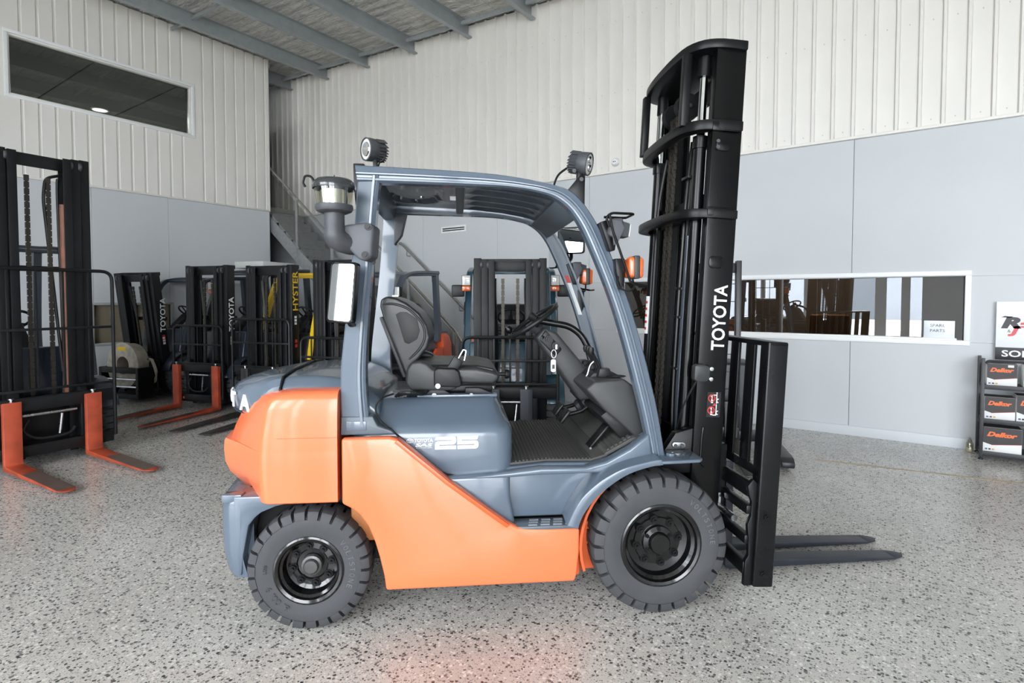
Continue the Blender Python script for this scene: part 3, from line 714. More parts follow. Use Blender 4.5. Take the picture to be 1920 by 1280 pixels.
# ---- round work lamps
def round_lamp(org, d, name, led2):
    d = Vector(d).normalized(); rot = Vector((0, 0, 1)).rotation_difference(d).to_matrix().to_4x4(); M = Matrix.Translation(org) @ rot
    with part(name, CAST, T, xf=M) as bm: lathe(bm, [(0, -.055), (.040, -.055), (.044, -.05), (.046, -.02), (.053, -.012), (.055, .02), (.055, .036), (.050, .038), (.048, .028), (0, .028)], 30, axis='z')
    o = LAST[0]
    with part('lamp_lens', LENSC, o, xf=M) as bm: cyl(bm, (0, 0, .026), (0, 0, .033), .048, 28)
    with part('cooling_fin', CAST, o, xf=M) as bm:
        for k in range(9): box(bm, -.05 + .0125*k - .002, -.05 + .0125*k + .002, -math.sqrt(max(0, .052**2 - (-.05 + .0125*k)**2)) - .003, math.sqrt(max(0, .052**2 - (-.05 + .0125*k)**2)) + .003, -.058, -.012)
    with part('reflector', CHROME, o, xf=M) as bm:
        for sx in ((-.02, .02) if led2 else (0,)):
            lathe(bm, [(0, .0335), (.010, .034), (.017 if led2 else .032, .038), (.018 if led2 else .034, .0345)], 18, (sx, .004 if led2 else 0, 0), axis='z')
    return o
round_lamp((.258, -.30, 2.192), (-1, -.75, -.05), 'rear_work_lamp', False)
with part('lamp_bracket', BLACKM, T, bevel=.003) as bm: box(bm, .262, .282, -.32, -.28, 2.07, 2.15)
with part('lamp_cable', PLASTIC_B, T) as bm: tube(bm, spline([(.29, -.30, 2.20), (.32, -.31, 2.19), (.315, -.31, 2.15), (.29, -.30, 2.13), (.28, -.3, 2.08)]), .004, 6)
round_lamp((1.262, -.40, 2.128), (1, -.62, -.28), 'front_work_lamp', True)
with part('lamp_bracket', BLACKM, T, bevel=.004) as bm:
    prism(bm, [(1.15, 1.95), (1.245, 2.065), (1.265, 2.06), (1.262, 1.86), (1.235, 1.87), (1.20, 1.95)], -.45, -.36); box(bm, 1.235, 1.262, -.42, -.38, 2.03, 2.09)
with part('bracket_bolt', CAST, T) as bm: cyl(bm, (1.245, -.452, 2.04), (1.245, -.46, 2.04), .010, 8); cyl(bm, (1.215, -.425, 2.085), (1.215, -.435, 2.085), .01, 8)
with part('lamp_cable', PLASTIC_B, T) as bm: tube(bm, spline([(1.20, -.38, 2.115), (1.145, -.40, 2.07), (1.12, -.41, 2.01), (1.115, -.42, 1.965)]), .0055, 6)

# ---- air pre-cleaner on the rear post
pc = (.147, -.63)
with part('intake_bowl', glass_mat('clear_bowl', (225, 222, 205), .10), T) as bm: lathe(bm, [(.070, 1.862), (.083, 1.945)], 32, (pc[0], pc[1], 0), axis='z')
with part('intake_vane', CHROME, T) as bm: lathe(bm, [(.058, 1.866), (.058, 1.945)], 32, (pc[0], pc[1], 0), axis='z')
with part('intake_lid', mat('smoked_lid', (52, 54, 56), .2, coat=.5), T) as bm: lathe(bm, [(.087, 1.938), (.089, 1.95), (.084, 1.966), (.070, 1.978), (.04, 1.983), (0, 1.984)], 32, (pc[0], pc[1], 0), axis='z'); cyl(bm, (pc[0], pc[1], 1.98), (pc[0], pc[1], 1.998), .004, 8)
with part('intake_base', CAST, T) as bm: lathe(bm, [(0, 1.838), (.055, 1.838), (.072, 1.846), (.078, 1.858), (.076, 1.872), (.066, 1.872), (0, 1.872)], 32, (pc[0], pc[1], 0), axis='z')
with part('lid_clip', BLACKM, T) as bm: tube(bm, bend([(.085, -.66, 1.945), (.062, -.665, 1.985), (.038, -.668, 1.985), (.03, -.668, 1.955), (.04, -.668, 1.94)], .015), .005, 8)
with part('intake_elbow', CAST, T) as bm: tube(bm, bend([(.147, -.63, 1.845), (.147, -.63, 1.73), (.20, -.575, 1.715), (.23, -.55, 1.715)], .06, 6), [.042]*2 + [.047]*(len(bend([(.147, -.63, 1.845), (.147, -.63, 1.73), (.20, -.575, 1.715), (.23, -.55, 1.715)], .06, 6)) - 2), 18)
with part('intake_bracket', mat('grey_bracket', (82, 84, 90), .5, var=.04), T, bevel=.012, seg=3) as bm:
    pr = [(.185, 1.792), (.285, 1.805), (.31, 1.79), (.300, 1.66), (.275, 1.640), (.245, 1.645), (.160, 1.735), (.155, 1.765)]
    A = [bm.verts.new((x, -.622, z)) for x, z in pr]; Bv = [bm.verts.new((x + .01, -.495, z)) for x, z in pr]; n = len(pr)
    bm.faces.new(A); bm.faces.new(Bv[::-1])
    for i in range(n): bm.faces.new((A[i], Bv[i], Bv[(i+1) % n], A[(i+1) % n]))
for x, z in ((.285, 1.785), (.272, 1.665)):
    with part('bracket_bolt', BLACKM, T) as bm: cyl(bm, (x, -.62, z), (x, -.626, z), .016, 14); cyl(bm, (x, -.624, z), (x, -.632, z), .009, 6)

# ---- rear-view mirror hung on the rear post
Mm = Matrix.Translation((.172, -.60, 1.505)) @ Matrix.Rotation(math.radians(-21), 4, 'Z') @ Matrix.Rotation(math.radians(3), 4, 'Y') @ Matrix.Rotation(math.radians(-5), 4, 'X')
with part('side_mirror', BLACKG, T, bevel=.0, xf=Mm) as bm: loft(bm, [[(x, y, z) for x, z in rrect(a, b, .016, 4)] for y, a, b in ((-.010, .060, .128), (-.006, .064, .132), (.018, .064, .132), (.035, .05, .118))])
mo = LAST[0]
with part('mirror_face', MIRROR, mo, xf=Mm) as bm: loft(bm, [[(x, y, z) for x, z in rrect(.054, .122, .012, 4)] for y in (-.0125, -.008)])
with part('mirror_arm', BLACKM, T) as bm: tube(bm, bend([(.18, -.575, 1.42), (.19, -.55, 1.36), (.20, -.49, 1.36)], .02), .008, 8)

# ---- lamps and indicators on the front pillar
def front_light_set(s):
    n0 = len(COL.objects)
    front_light_parts(s)
    dx = -.04 if s > 0 else -.02
    for o in list(COL.objects)[n0:]:
        if o.parent == T:
            o.location.x = dx
            if s < 0 and o.name.startswith(('headlamp', 'lamp_bracket')): o.location.z = -.13; o.location.x = dx + .02
def front_light_parts(s):
    yy = -.52*s
    with part('lamp_bracket', BLACKM, T, bevel=.004) as bm:
        prism(bm, [(1.355, 1.83), (1.385, 1.84), (1.43, 1.735), (1.425, 1.70), (1.40, 1.70)], yy + .06*s, yy - .02*s)
        prism(bm, [(1.43, 1.665), (1.475, 1.665), (1.475, 1.56), (1.46, 1.52), (1.435, 1.60)], yy + .05*s, yy - .01*s)
    Mx = Matrix.Translation((1.435, yy + .005*s, 1.80)) @ Matrix.Rotation(math.radians(8), 4, 'Y')
    with part('headlamp', CAST, T, bevel=.006, xf=Mx) as bm:
        loft(bm, [[(x, a*p, b*q) for p, q in ((-1, -1), (1, -1), (1, 1), (-1, 1))] for x, a, b in ((-.045, .03, .03), (-.03, .045, .042), (.012, .05, .047), (.016, .04, .036), (.055, .036, .032))])
    hl = LAST[0]
    with part('lamp_lens', LENSC, hl, xf=Mx) as bm: box(bm, .055, .060, -.032, .032, -.028, .028)
    with part('lamp_yoke', mat('grey_bracket', (82, 84, 90)), hl, bevel=.003) as bm:
        for q in (-1, 1): prism(bm, [(1.395, 1.84), (1.445, 1.83), (1.462, 1.80), (1.43, 1.735), (1.41, 1.72)], yy + q*.056 + .005*s, yy + q*.050 + .005*s)
    with part('brush_guard', BLACKG, T) as bm:
        yo = yy - .065*s
        tube(bm, bend([(1.385, yo, 1.80), (1.37, yo, 1.845), (1.395, yo, 1.865), (1.50, yo, 1.862), (1.50, yo + .13*s, 1.862), (1.395, yo + .13*s, 1.865)], .02), .006, 8)
        tube(bm, bend([(1.385, yo, 1.862), (1.40, yo, 1.79), (1.485, yo, 1.555), (1.50, yo, 1.545), (1.56, yo, 1.535), (1.56, yo + .10*s, 1.535)], .02), .006, 8)
    with part('indicator', LENSO, T, bevel=.014, seg=3) as bm:
        prism(bm, [(1.478, 1.575), (1.482, 1.672), (1.555, 1.668), (1.553, 1.572)], yy - .05*s, yy + .045*s)
    ind = LAST[0]
    with part('indicator_body', PLASTIC, ind, bevel=.006) as bm: prism(bm, [(1.506, 1.57), (1.506, 1.676), (1.535, 1.676), (1.535, 1.57)], yy - .054*s, yy + .049*s)
    with part('lamp_cable', PLASTIC_B, T) as bm: tube(bm, spline([(1.45, yy, 1.60), (1.44, yy - .02*s, 1.54), (1.48, yy - .03*s, 1.515), (1.515, yy - .02*s, 1.53), (1.515, yy, 1.57)]), .005, 6)
front_light_set(1); front_light_set(-1)
# far pillar mirrors
for (x, y, z, a, b, yaw) in ((1.385, .46, 1.85, .088, .085, -28), (1.285, .53, 1.75, .05, .075, -66)):
    Mx = Matrix.Translation((x, y, z)) @ Matrix.Rotation(math.radians(yaw), 4, 'Z')
    with part('side_mirror', BLACKG, T, xf=Mx) as bm: loft(bm, [[(u, v, w_) for u, w_ in rrect(p, q, .02, 4)] for v, p, q in ((-.008, a - .004, b - .004), (-.004, a, b), (.014, a, b), (.032, a*.8, b*.85))])
    mo = LAST[0]
    with part('mirror_face', MIRROR, mo, xf=Mx) as bm: loft(bm, [[(u, v, w_) for u, w_ in rrect(a - .008, b - .008, .016, 4)] for v in (-.0105, -.006)])
with part('mirror_arm', BLACKM, T) as bm:
    tube(bm, bend([(1.40, .53, 1.78), (1.40, .52, 1.74), (1.37, .49, 1.71)], .02), .012, 8); tube(bm, bend([(1.31, .60, 1.70), (1.34, .56, 1.68), (1.38, .49, 1.68)], .02), .012, 8)
with part('pillar_label', WHITE, T) as bm:
    # caution strip down the inner face of the far front pillar
    A = [(1.362, 1.58), (1.388, 1.58), (1.462, 1.376), (1.436, 1.376)]
    prism(bm, A, .4725, .4738)
with part('pillar_label_red', REDD, T) as bm: prism(bm, [(1.346, 1.626), (1.372, 1.626), (1.387, 1.582), (1.361, 1.582)], .4725, .4738)

# ---- seat
with part('seat_cushion', VINYL, T, bevel=.022, seg=4) as bm:
    rgs = []
    for y, d in ((-.25, .02), (-.225, 0), (-.15, .012), (0, .018), (.15, .012), (.225, 0), (.25, .02)):
        rgs.append([(.42, y, 1.06), (.42, y, 1.15 - d), (.60, y, 1.148 - d), (.76, y, 1.145 - d), (.84, y, 1.128 - d), (.875, y, 1.095), (.87, y, 1.065), (.84, y, 1.045)])
    loft(bm, rgs)
with part('seat_pan', PLASTIC_B, T, bevel=.008) as bm: prism(bm, [(.44, 1.04), (.86, 1.035), (.86, 1.06), (.44, 1.06)], -.22, .22)
for s in (-1, 1):
    with part('seat_side_cover', PLASTIC, T, bevel=.014, seg=3) as bm:
        prism(bm, [(.405, 1.06), (.41, 1.13), (.435, 1.165), (.475, 1.172), (.515, 1.16), (.54, 1.13), (.66, 1.12), (.66, 1.03), (.62, 1.022), (.43, 1.025)], s*.285, s*.20)
for s in (-1, 1):
    with part('hip_restraint', PLASTIC_B, T, bevel=.01, seg=3) as bm: prism(bm, [(.545, 1.045), (.545, 1.125), (.565, 1.14), (.65, 1.135), (.67, 1.12), (.685, 1.055), (.67, 1.04)], s*.305, s*.23)
with part('seat_back', VINYL, T, bevel=.03, seg=4, smooth=50) as bm:
    pr = [(.278, 1.44), (.282, 1.475), (.314, 1.492), (.36, 1.482), (.41, 1.458), (.474, 1.406), (.512, 1.345), (.526, 1.285), (.512, 1.232), (.470, 1.178), (.435, 1.145), (.425, 1.08), (.402, 1.09), (.30, 1.36)]
    prism(bm, pr, -.235, .235)
sb = LAST[0]
for s in (-1, 1):
    with part('back_insert', mat('seat_insert', (30, 30, 30), .5), sb, bevel=.012, seg=3) as bm: prism(bm, [(.356, 1.400), (.375, 1.412), (.409, 1.412), (.461, 1.377), (.474, 1.318), (.460, 1.276), (.418, 1.252), (.398, 1.262)], s*.2355, s*.239)
with part('back_frame', PLASTIC, T, bevel=.006) as bm:
    prism(bm, [(.272, 1.385), (.290, 1.39), (.405, 1.085), (.388, 1.08)], -.225, .225)
for s in (-1, 1):
    with part('seat_piping', PLASTIC_B, T) as bm: tube(bm, spline([(.29, s*.23, 1.45), (.35, s*.238, 1.452), (.42, s*.238, 1.425), (.485, s*.238, 1.355), (.498, s*.238, 1.285), (.470, s*.238, 1.225), (.42, s*.232, 1.175)]), .006, 6)
with part('buckle', PLASTIC_B, T, bevel=.006) as bm:
    prism(bm, [(.60, 1.12), (.645, 1.195), (.69, 1.165), (.655, 1.11)], -.285, -.245)
with part('buckle_tongue', CHROME, T) as bm: tube(bm, bend([(.665, -.265, 1.18), (.69, -.265, 1.225), (.705, -.265, 1.22), (.695, -.265, 1.17)], .008), .005, 6)
with part('seat_knob', PLASTIC_B, T) as bm: lathe(bm, [(0, .055), (.022, .055), (.025, .05), (.025, .035), (.01, .032), (.01, 0)], 10, (.875, -.16, 1.085), axis='x')
for x, z, r in ((.565, 1.05, .012), (.545, .995, .012), (.73, .99, .013), (.54, .968, .006), (.785, .97, .006)):
    with part('seat_bolt', CHROME if r > .01 else WHITE, T) as bm: cyl(bm, (x, -.30 if z > 1.02 else -.255, z), (x, -.312 if z > 1.02 else -.266, z), r, 14)
with part('seat_rail', SLATE, T, bevel=.004) as bm:
    for s in (-1, 1): box(bm, .46, .86, s*.20, s*.27, .985, 1.0)
with part('seat_suspension', BLACKM, T, bevel=.004) as bm:
    for s in (-1, 1):
        prism(bm, [(.50, 1.0), (.53, 1.03), (.58, 1.03), (.63, 1.0)], s*.255, s*.235); prism(bm, [(.70, 1.0), (.70, 1.03), (.77, 1.03), (.84, 1.0)], s*.255, s*.235)
    box(bm, .50, .84, -.2, .2, 1.0, 1.035)
with part('wiring', PLASTIC_B, T) as bm:
    for k in range(6):
        a = .36 + .012*k; tube(bm, spline([(a, -.30 + .02*k, 1.0), (a + .03, -.33, 1.025), (a + .07, -.30, 1.01), (a + .10, -.26, 1.03), (a + .13, -.2, 1.0)]), .008, 6)

# ---- cockpit
with part('floor_mat', MATR, T, bevel=.003) as bm:
    prism(bm, [(.90, .684), (1.08, .699), (1.30, .694), (1.385, .716), (1.38, .728), (1.30, .704), (1.08, .709), (.90, .696)], -.435, .435)
with part('mat_ridge', MATR, T) as bm:
    for k in range(24):
        x = .935 + .018*k; z = .697 + .013*(x - .90)/.18 if x < 1.08 else .709 - .005*(x - 1.08)/.22
        box(bm, x, x + .007, -.43, .43, z, z + .005)
with part('toe_board', MATR, T, bevel=.004) as bm: prism(bm, [(1.375, .715), (1.52, .79), (1.555, .80), (1.56, .81), (1.50, .80), (1.37, .73)], -.435, .435)
for k in range(6):
    with part('toe_ridge', MATR, T) as bm:
        x = 1.385 + .021*k; z = .738 + (x - 1.385)*.545
        loft(bm, [[(x, y, z), (x + .012, y, z + .0065), (x + .010, y, z + .012), (x - .002, y, z + .006)] for y in (-.42, -.12)])
with part('dash_cowl', PLASTIC, T, bevel=.022, seg=3) as bm:
    pr = [(1.285, 1.035), (1.33, 1.075), (1.475, 1.085), (1.545, 1.035), (1.575, .95), (1.598, .79), (1.585, .77), (1.53, .80), (1.465, .86), (1.38, .93)]
    prism(bm, pr, -.40, .42)
dash = LAST[0]
with part('cowl_recess', PLASTIC_B, dash, bevel=.012) as bm: prism(bm, [(1.40, .93), (1.475, .87), (1.55, .80), (1.535, .785), (1.47, .78), (1.36, .90)], -.385, .40)
with part('dash_top', PLASTIC_B, dash, bevel=.008) as bm: prism(bm, [(1.33, 1.07), (1.36, 1.10), (1.45, 1.105), (1.50, 1.08), (1.475, 1.07)], -.26, .34)
for y in (-.30, -.12, .06):
    with part('dash_rib', PLASTIC_B, dash, bevel=.004) as bm: prism(bm, [(1.37, 1.08), (1.38, 1.125), (1.43, 1.125), (1.45, 1.08)], y, y + .05)
with part('cup_recess', DARK, dash) as bm: lathe(bm, [(.05, 1.089), (.044, 1.0895), (.042, 1.086), (0, 1.086)], 24, (1.46, -.315, 0), axis='z')
with part('steering_column', PLASTIC, T, bevel=.016, seg=3) as bm:
    pr = [(1.085, 1.265), (1.13, 1.325), (1.20, 1.295), (1.43, 1.02), (1.42, .93), (1.33, .92)]
    prism(bm, pr, -.075, .10)
sc_ = LAST[0]
with part('column_panel', PLASTIC_B, sc_, bevel=.008) as bm: prism(bm, [(1.10, 1.26), (1.135, 1.31), (1.225, 1.205), (1.19, 1.165)], -.095, -.07)
for x, z in ((1.15, 1.262), (1.185, 1.225)):
    with part('ignition_switch', PLASTIC_B, sc_) as bm: cyl(bm, (x, -.094, z), (x, -.115, z), .021, 18); cyl(bm, (x, -.115, z), (x, -.122, z), .012, 12)
with part('ignition_key', STEEL, sc_) as bm: box(bm, 1.180, 1.190, -.138, -.118, 1.21, 1.235)
with part('key_ring', STEEL, T) as bm: tube(bm, [(1.172 + .013*math.cos(a), -.13, 1.185 + .022*math.sin(a)) for a in [2*PI*k/14 for k in range(14)]], .0025, 6, closed=True)
with part('key_tag', mat('plastic_tag', (222, 222, 216), .4), T, bevel=.003) as bm: loft(bm, [[(x, y, z) for x, z in rrect(.014, .034, .011, 4, 1.170, 1.122)] for y in (-.133, -.129)])
with part('tag_print', PLASTIC, T) as bm: box(bm, 1.163, 1.177, -.1335, -.1328, 1.105, 1.128)
# steering wheel, tilted towards the seat
Ms = Matrix.Translation((1.085, .02, 1.345)) @ Matrix.Rotation(math.radians(-34), 4, 'Y')
with part('steering_wheel', PLASTIC_B, T, xf=Ms) as bm:
    tube(bm, [(.155*math.cos(2*PI*k/36), .155*math.sin(2*PI*k/36), .01) for k in range(36)], .013, 10, closed=True)
    for a in (.5, 2.6, 4.71): tube(bm, spline([(.03*math.cos(a), .03*math.sin(a), -.02), (.09*math.cos(a), .09*math.sin(a), -.012), (.15*math.cos(a), .15*math.sin(a), .008)]), .011, 8)
sw = LAST[0]
with part('horn_pad', PLASTIC, sw, xf=Ms) as bm: lathe(bm, [(0, .012), (.03, .01), (.045, -.002), (.045, -.03), (.03, -.06), (0, -.06)], 24, axis='z')
with part('spinner_knob', BLACKG, sw, xf=Ms) as bm: lathe(bm, [(0, .065), (.016, .06), (.022, .045), (.018, .03), (.008, .02), (.008, .0)], 18, (-.14, -.05, .01), axis='z')
with part('grab_bar', BLACKG, T) as bm: tube(bm, bend([(1.06, -.06, 1.385), (1.10, -.06, 1.36), (1.27, -.07, 1.33), (1.335, -.08, 1.28), (1.44, -.12, 1.06)], .05, 5), .018, 12)
with part('grab_bar_grip', PLASTIC_B, T) as bm: tube(bm, [(1.05, -.06, 1.39), (1.085, -.06, 1.37)], [.026, .020], 12)
with part('direction_lever', PLASTIC_B, T) as bm:
    tube(bm, spline([(1.14, .04, 1.29), (1.15, .16, 1.33), (1.145, .24, 1.37)]), [.007]*12 + [.013], 8); tube(bm, [(1.14, -.04, 1.275), (1.10, -.15, 1.27)], [.006, .010], 8)
for k in range(3):
    with part('hydraulic_lever', BLACKM, T) as bm: tube(bm, spline([(1.40, -.17 - .055*k, 1.08), (1.37, -.17 - .055*k, 1.16), (1.34, -.17 - .055*k, 1.20)]), [.006]*12 + [.006], 8)
    with part('lever_knob', PLASTIC_B, T) as bm: lathe(bm, [(0, .03), (.014, .026), (.017, .01), (.010, -.008), (0, -.01)], 14, (1.338, -.17 - .055*k, 1.205), axis='z')
with part('manual_tag_wire', WHITE, T) as bm: tube(bm, spline([(1.30, -.20, 1.03), (1.335, -.20, 1.075), (1.35, -.21, 1.13), (1.37, -.22, 1.155)]), .0035, 6)
with part('accelerator_pedal', BLACKM, T, bevel=.005) as bm: loft(bm, [[(1.325, y0, .722), (1.34, y0, .714), (1.435, y0, .825), (1.42, y0, .833)] for y0 in (-.30, -.215)])
with part('pedal_edge', STEEL, T) as bm: cyl(bm, (1.333, -.303, .719), (1.333, -.212, .719), .006, 8)
with part('brake_pedal', BLACKM, T, bevel=.006) as bm:
    for y0 in (-.06, .13): loft(bm, [[(1.22, y, .80), (1.235, y, .79), (1.285, y, .855), (1.27, y, .865)] for y in (y0, y0 + .11)])
    for y0 in (-.0, .185): tube(bm, spline([(1.265, y0, .83), (1.35, y0, .85), (1.42, y0, .90)]), .013, 8)
with part('pedal_boot', PLASTIC_B, T, smooth=30) as bm: tube(bm, [(1.33 + .018*k, .03, .86 + .010*k) for k in range(7)], [.035, .045, .036, .046, .037, .047, .04], 14)
# ================================================================== MAST OF THE ORANGE FORKLIFT
TILT = math.radians(3.0)
MT = Matrix.Translation((1.88, 0, .3)) @ Matrix.Rotation(TILT, 4, 'Y') @ Matrix.Translation((-1.88, 0, -.3))
def mp_(name, m, bevel=0., seg=2, smooth=38): return part(name, m, T, bevel=bevel, seg=seg, xf=MT, smooth=smooth)
def csec(x0, x1, yo, yi, t, s): return [(x0, s*yo), (x1, s*yo), (x1, s*yi), (x1 - t, s*yi), (x1 - t, s*(yo - t)), (x0 + t, s*(yo - t)), (x0 + t, s*yi), (x0, s*yi)]
for s in (-1, 1):
    with mp_('mast_outer_rail', BLACKG, .004) as bm: prism(bm, csec(1.805, 1.955, .405, .345, .016, s), .13, 2.745, axis='z')
    with mp_('mast_middle_rail', BLACKG, .003) as bm: prism(bm, csec(1.835, 1.965, .375, .315, .016, s), .10, 2.70, axis='z')
    with mp_('mast_inner_rail', BLACKM, .003) as bm: prism(bm, csec(1.85, 1.975, .335, .275, .016, s), .08, 2.66, axis='z')
    with mp_('lift_cylinder', BLACKG) as bm: cyl(bm, (1.795, s*.29, .35), (1.795, s*.29, 2.26), .031, 20); lathe(bm, [(.031, 0), (.038, .0), (.038, .06), (.02, .065)], 20, (1.795, s*.29, 2.24), axis='z')
    with mp_('cylinder_rod', CHROME) as bm: cyl(bm, (1.795, s*.29, 2.28), (1.795, s*.29, 2.62), .021, 18)
    with mp_('rod_cap', BLACKM) as bm: cyl(bm, (1.795, s*.29, 2.60), (1.795, s*.29, 2.70), .033, 16)
    with mp_('tie_bar', BLACKM, .004) as bm: box(bm, 1.675, 1.715, s*.30 - .022, s*.30 + .022, 2.34, 2.70)
    with mp_('mast_roller', CAST) as bm: lathe(bm, [(0, -.018), (.045, -.018), (.05, -.012), (.05, .012), (.045, .018), (0, .018)], 24, (1.90, s*.352, 2.60))
    for z in (2.30, 1.885):
        with mp_('guard_tab', BLACKG, .003) as bm: prism(bm, [(1.80, s*.405), (1.93, s*.405), (1.935, s*.418), (1.80, s*.418)], z, z + .045, axis='z')
# bowed cross members wrapped round the back of the mast
def bow(off): return [(1.955 if off == 0 else 1.93, -.418 + off), (1.83, -.418 + off), (1.745 + off*.6, -.385 + off), (1.69 + off*.9, -.30 + off*.8), (1.672 + off, -.16), (1.668 + off, 0), (1.672 + off, .16), (1.69 + off*.9, .30 - off*.8), (1.745 + off*.6, .385 - off), (1.83, .418 - off), (1.955 if off == 0 else 1.93, .418 - off)]
with mp_('top_cross_member', BLACKM, .006) as bm:
    o = [(p.x, p.y) for p in spline([(a, b, 0) for a, b in bow(0)], 3)]
    prism(bm, o, 2.70, 2.745, axis='z')
for z, h in ((2.305, .05), (1.875, .045)):
    with mp_('rear_cross_member', BLACKM, .005) as bm:
        o = [(p.x, p.y) for p in spline([(a, b, 0) for a, b in bow(0)], 3)]; i = [(p.x, p.y) for p in spline([(a, b, 0) for a, b in bow(.055)], 3)]
        prism(bm, o + i[::-1], z, z + h, axis='z')
for x0, hw, z0, z1 in ((1.84, .31, 1.90, 2.02), (1.86, .31, .55, .75), (1.86, .30, 2.50, 2.62), (1.83, .33, .13, .25)):
    with mp_('mast_cross_plate', BLACKM, .004) as bm: box(bm, x0, x0 + .02, -hw, hw, z0, z1)
with mp_('free_lift_cylinder', BLACKG) as bm: cyl(bm, (1.90, .0, .2), (1.90, .0, 2.15), .05, 24)
with mp_('chain_pulley', PLASTIC_B) as bm: lathe(bm, [(0, -.02), (.05, -.02), (.068, -.024), (.072, -.018), (.062, 0), (.072, .018), (.068, .024), (.05, .02), (0, .02)], 32, (1.81, -.06, 2.53))
with mp_('pulley_bolt', STEEL) as bm: cyl(bm, (1.81, -.085, 2.53), (1.81, -.095, 2.53), .012, 8)
with mp_('chain_pulley', PLASTIC_B) as bm: lathe(bm, [(0, -.02), (.05, -.02), (.068, -.024), (.072, -.018), (.062, 0), (.072, .018), (.068, .024), (.05, .02), (0, .02)], 32, (1.81, .12, 2.53))
for y in (-.03, .03):
    with mp_('lift_chain', CHAIN) as bm:
        for k in range(92):
            z = .45 + .0222*k
            for q in (-.012, -.004, .004, .012): box(bm, 1.765 - .008, 1.765 + .008, y + q - .0025, y + q + .0025, z - .012, z + .012) if (k + (abs(q) > .01)) % 2 == 0 else None
            cyl(bm, (1.765, y - .017, z + .011), (1.765, y + .017, z + .011), .004, 6)
for q, (y, x) in enumerate(((-.185, 1.775), (-.215, 1.765), (-.235, 1.775), (.20, 1.77), (.22, 1.775))):
    with mp_('hydraulic_hose', BLACKG if q % 2 else PLASTIC_B) as bm:
        tube(bm, spline([(x + .02, y, .55), (x, y + .004, .9), (x - .004, y - .008*(q - 1), 1.3), (x, y, 1.75), (x + .01, y + .01, 2.05), (x + .03, y + .02*(1 if q < 3 else -1), 2.30)], 5), .011 if q % 2 else .009, 8)
for z in (1.10, 1.37, 1.52, 2.10):
    with mp_('hose_clamp', PLASTIC_B, .002) as bm: box(bm, 1.755, 1.785, -.255, -.17, z, z + .014)
with mp_('steel_pipe', mat('painted_pipe', (70, 78, 92), .2, coat=.6), 0) as bm: cyl(bm, (1.775, -.262, .5), (1.775, -.262, 1.8), .012, 10); cyl(bm, (1.79, .33, .9), (1.79, .33, 1.85), .010, 10)
with mp_('cylinder_label', WHITE) as bm:
    n = 8; loft(bm, [[(1.795 + .0325*math.cos(a), .29 + .0325*math.sin(a), z) for a in [PI + 1.05*(k/n - .15) for k in range(n + 1)]] for z in (1.26, 1.49)], cap=False, closed=False)
with mp_('label_print', REDD) as bm:
    for k in range(5): box(bm, 1.759, 1.763, .268, .284, 1.285 + .04*k, 1.30 + .04*k)
# gusset carrying the mast, zinc pin and proximity switch
for s in (-1, 1):
    with mp_('mast_bracket', BLACKM, .006) as bm: prism(bm, [(1.66, .60), (1.66, .70), (1.72, .80), (1.86, .845), (1.94, .84), (1.94, .60)], s*.385, s*.33)
    with part('tilt_cylinder', BLACKM, T) as bm: cyl(bm, (1.20, s*.28, .52), (1.80, s*.34, .66), .04, 16)
with mp_('zinc_pin_plate', STEEL, .003) as bm:
    loft(bm, [[(x, y, z) for x, z in rrect(.034, .016, .015, 4, 1.735, .742)] for y in (-.398, -.386)])
with mp_('pin_bolt', CAST) as bm: cyl(bm, (1.75, -.398, .742), (1.75, -.41, .742), .010, 12); cyl(bm, (1.716, -.398, .742), (1.716, -.406, .742), .008, 12)
with mp_('proximity_switch', PLASTIC, .006) as bm: prism(bm, [(1.77, 1.08), (1.77, 1.145), (1.785, 1.155), (1.835, 1.15), (1.85, 1.135), (1.85, 1.085), (1.835, 1.072), (1.785, 1.07)], -.45, -.405)
for z in (1.135, 1.085):
    with mp_('switch_bolt', CHROME) as bm: lathe(bm, [(0, -.014), (.010, -.012), (.014, -.004), (.014, 0)], 12, (1.855, -.44, z))
with mp_('switch_cable', PLASTIC_B) as bm: tube(bm, spline([(1.79, -.43, 1.07), (1.765, -.41, 1.0), (1.745, -.37, .90), (1.76, -.3, .80)]), .005, 6)
for z in (1.66, 2.235):
    with mp_('rail_pad', BLACKG, .004) as bm: loft(bm, [[(x, y, zz) for x, zz in rrect(.036, .03, .02, 4, 1.862, z)] for y in (-.411, -.404)])
for z in (2.25, 2.22):
    with mp_('rail_bolt', CAST) as bm: cyl(bm, (1.832, -.411, z), (1.832, -.418, z), .009, 10)
with mp_('lower_rail_rib', BLACKG, .004) as bm: tube(bm, bend([(1.85, -.407, .84), (1.845, -.407, .78), (1.845, -.407, .66), (1.87, -.407, .64)], .03), .006, 6)
text('TOYOTA', WHITE, T, MT @ Vector((1.932, -.4065, 1.225)), MT.to_3x3() @ Vector((0, 0, 1)), MT.to_3x3() @ Vector((-1, 0, 0)), .325, .068, bold=.015)
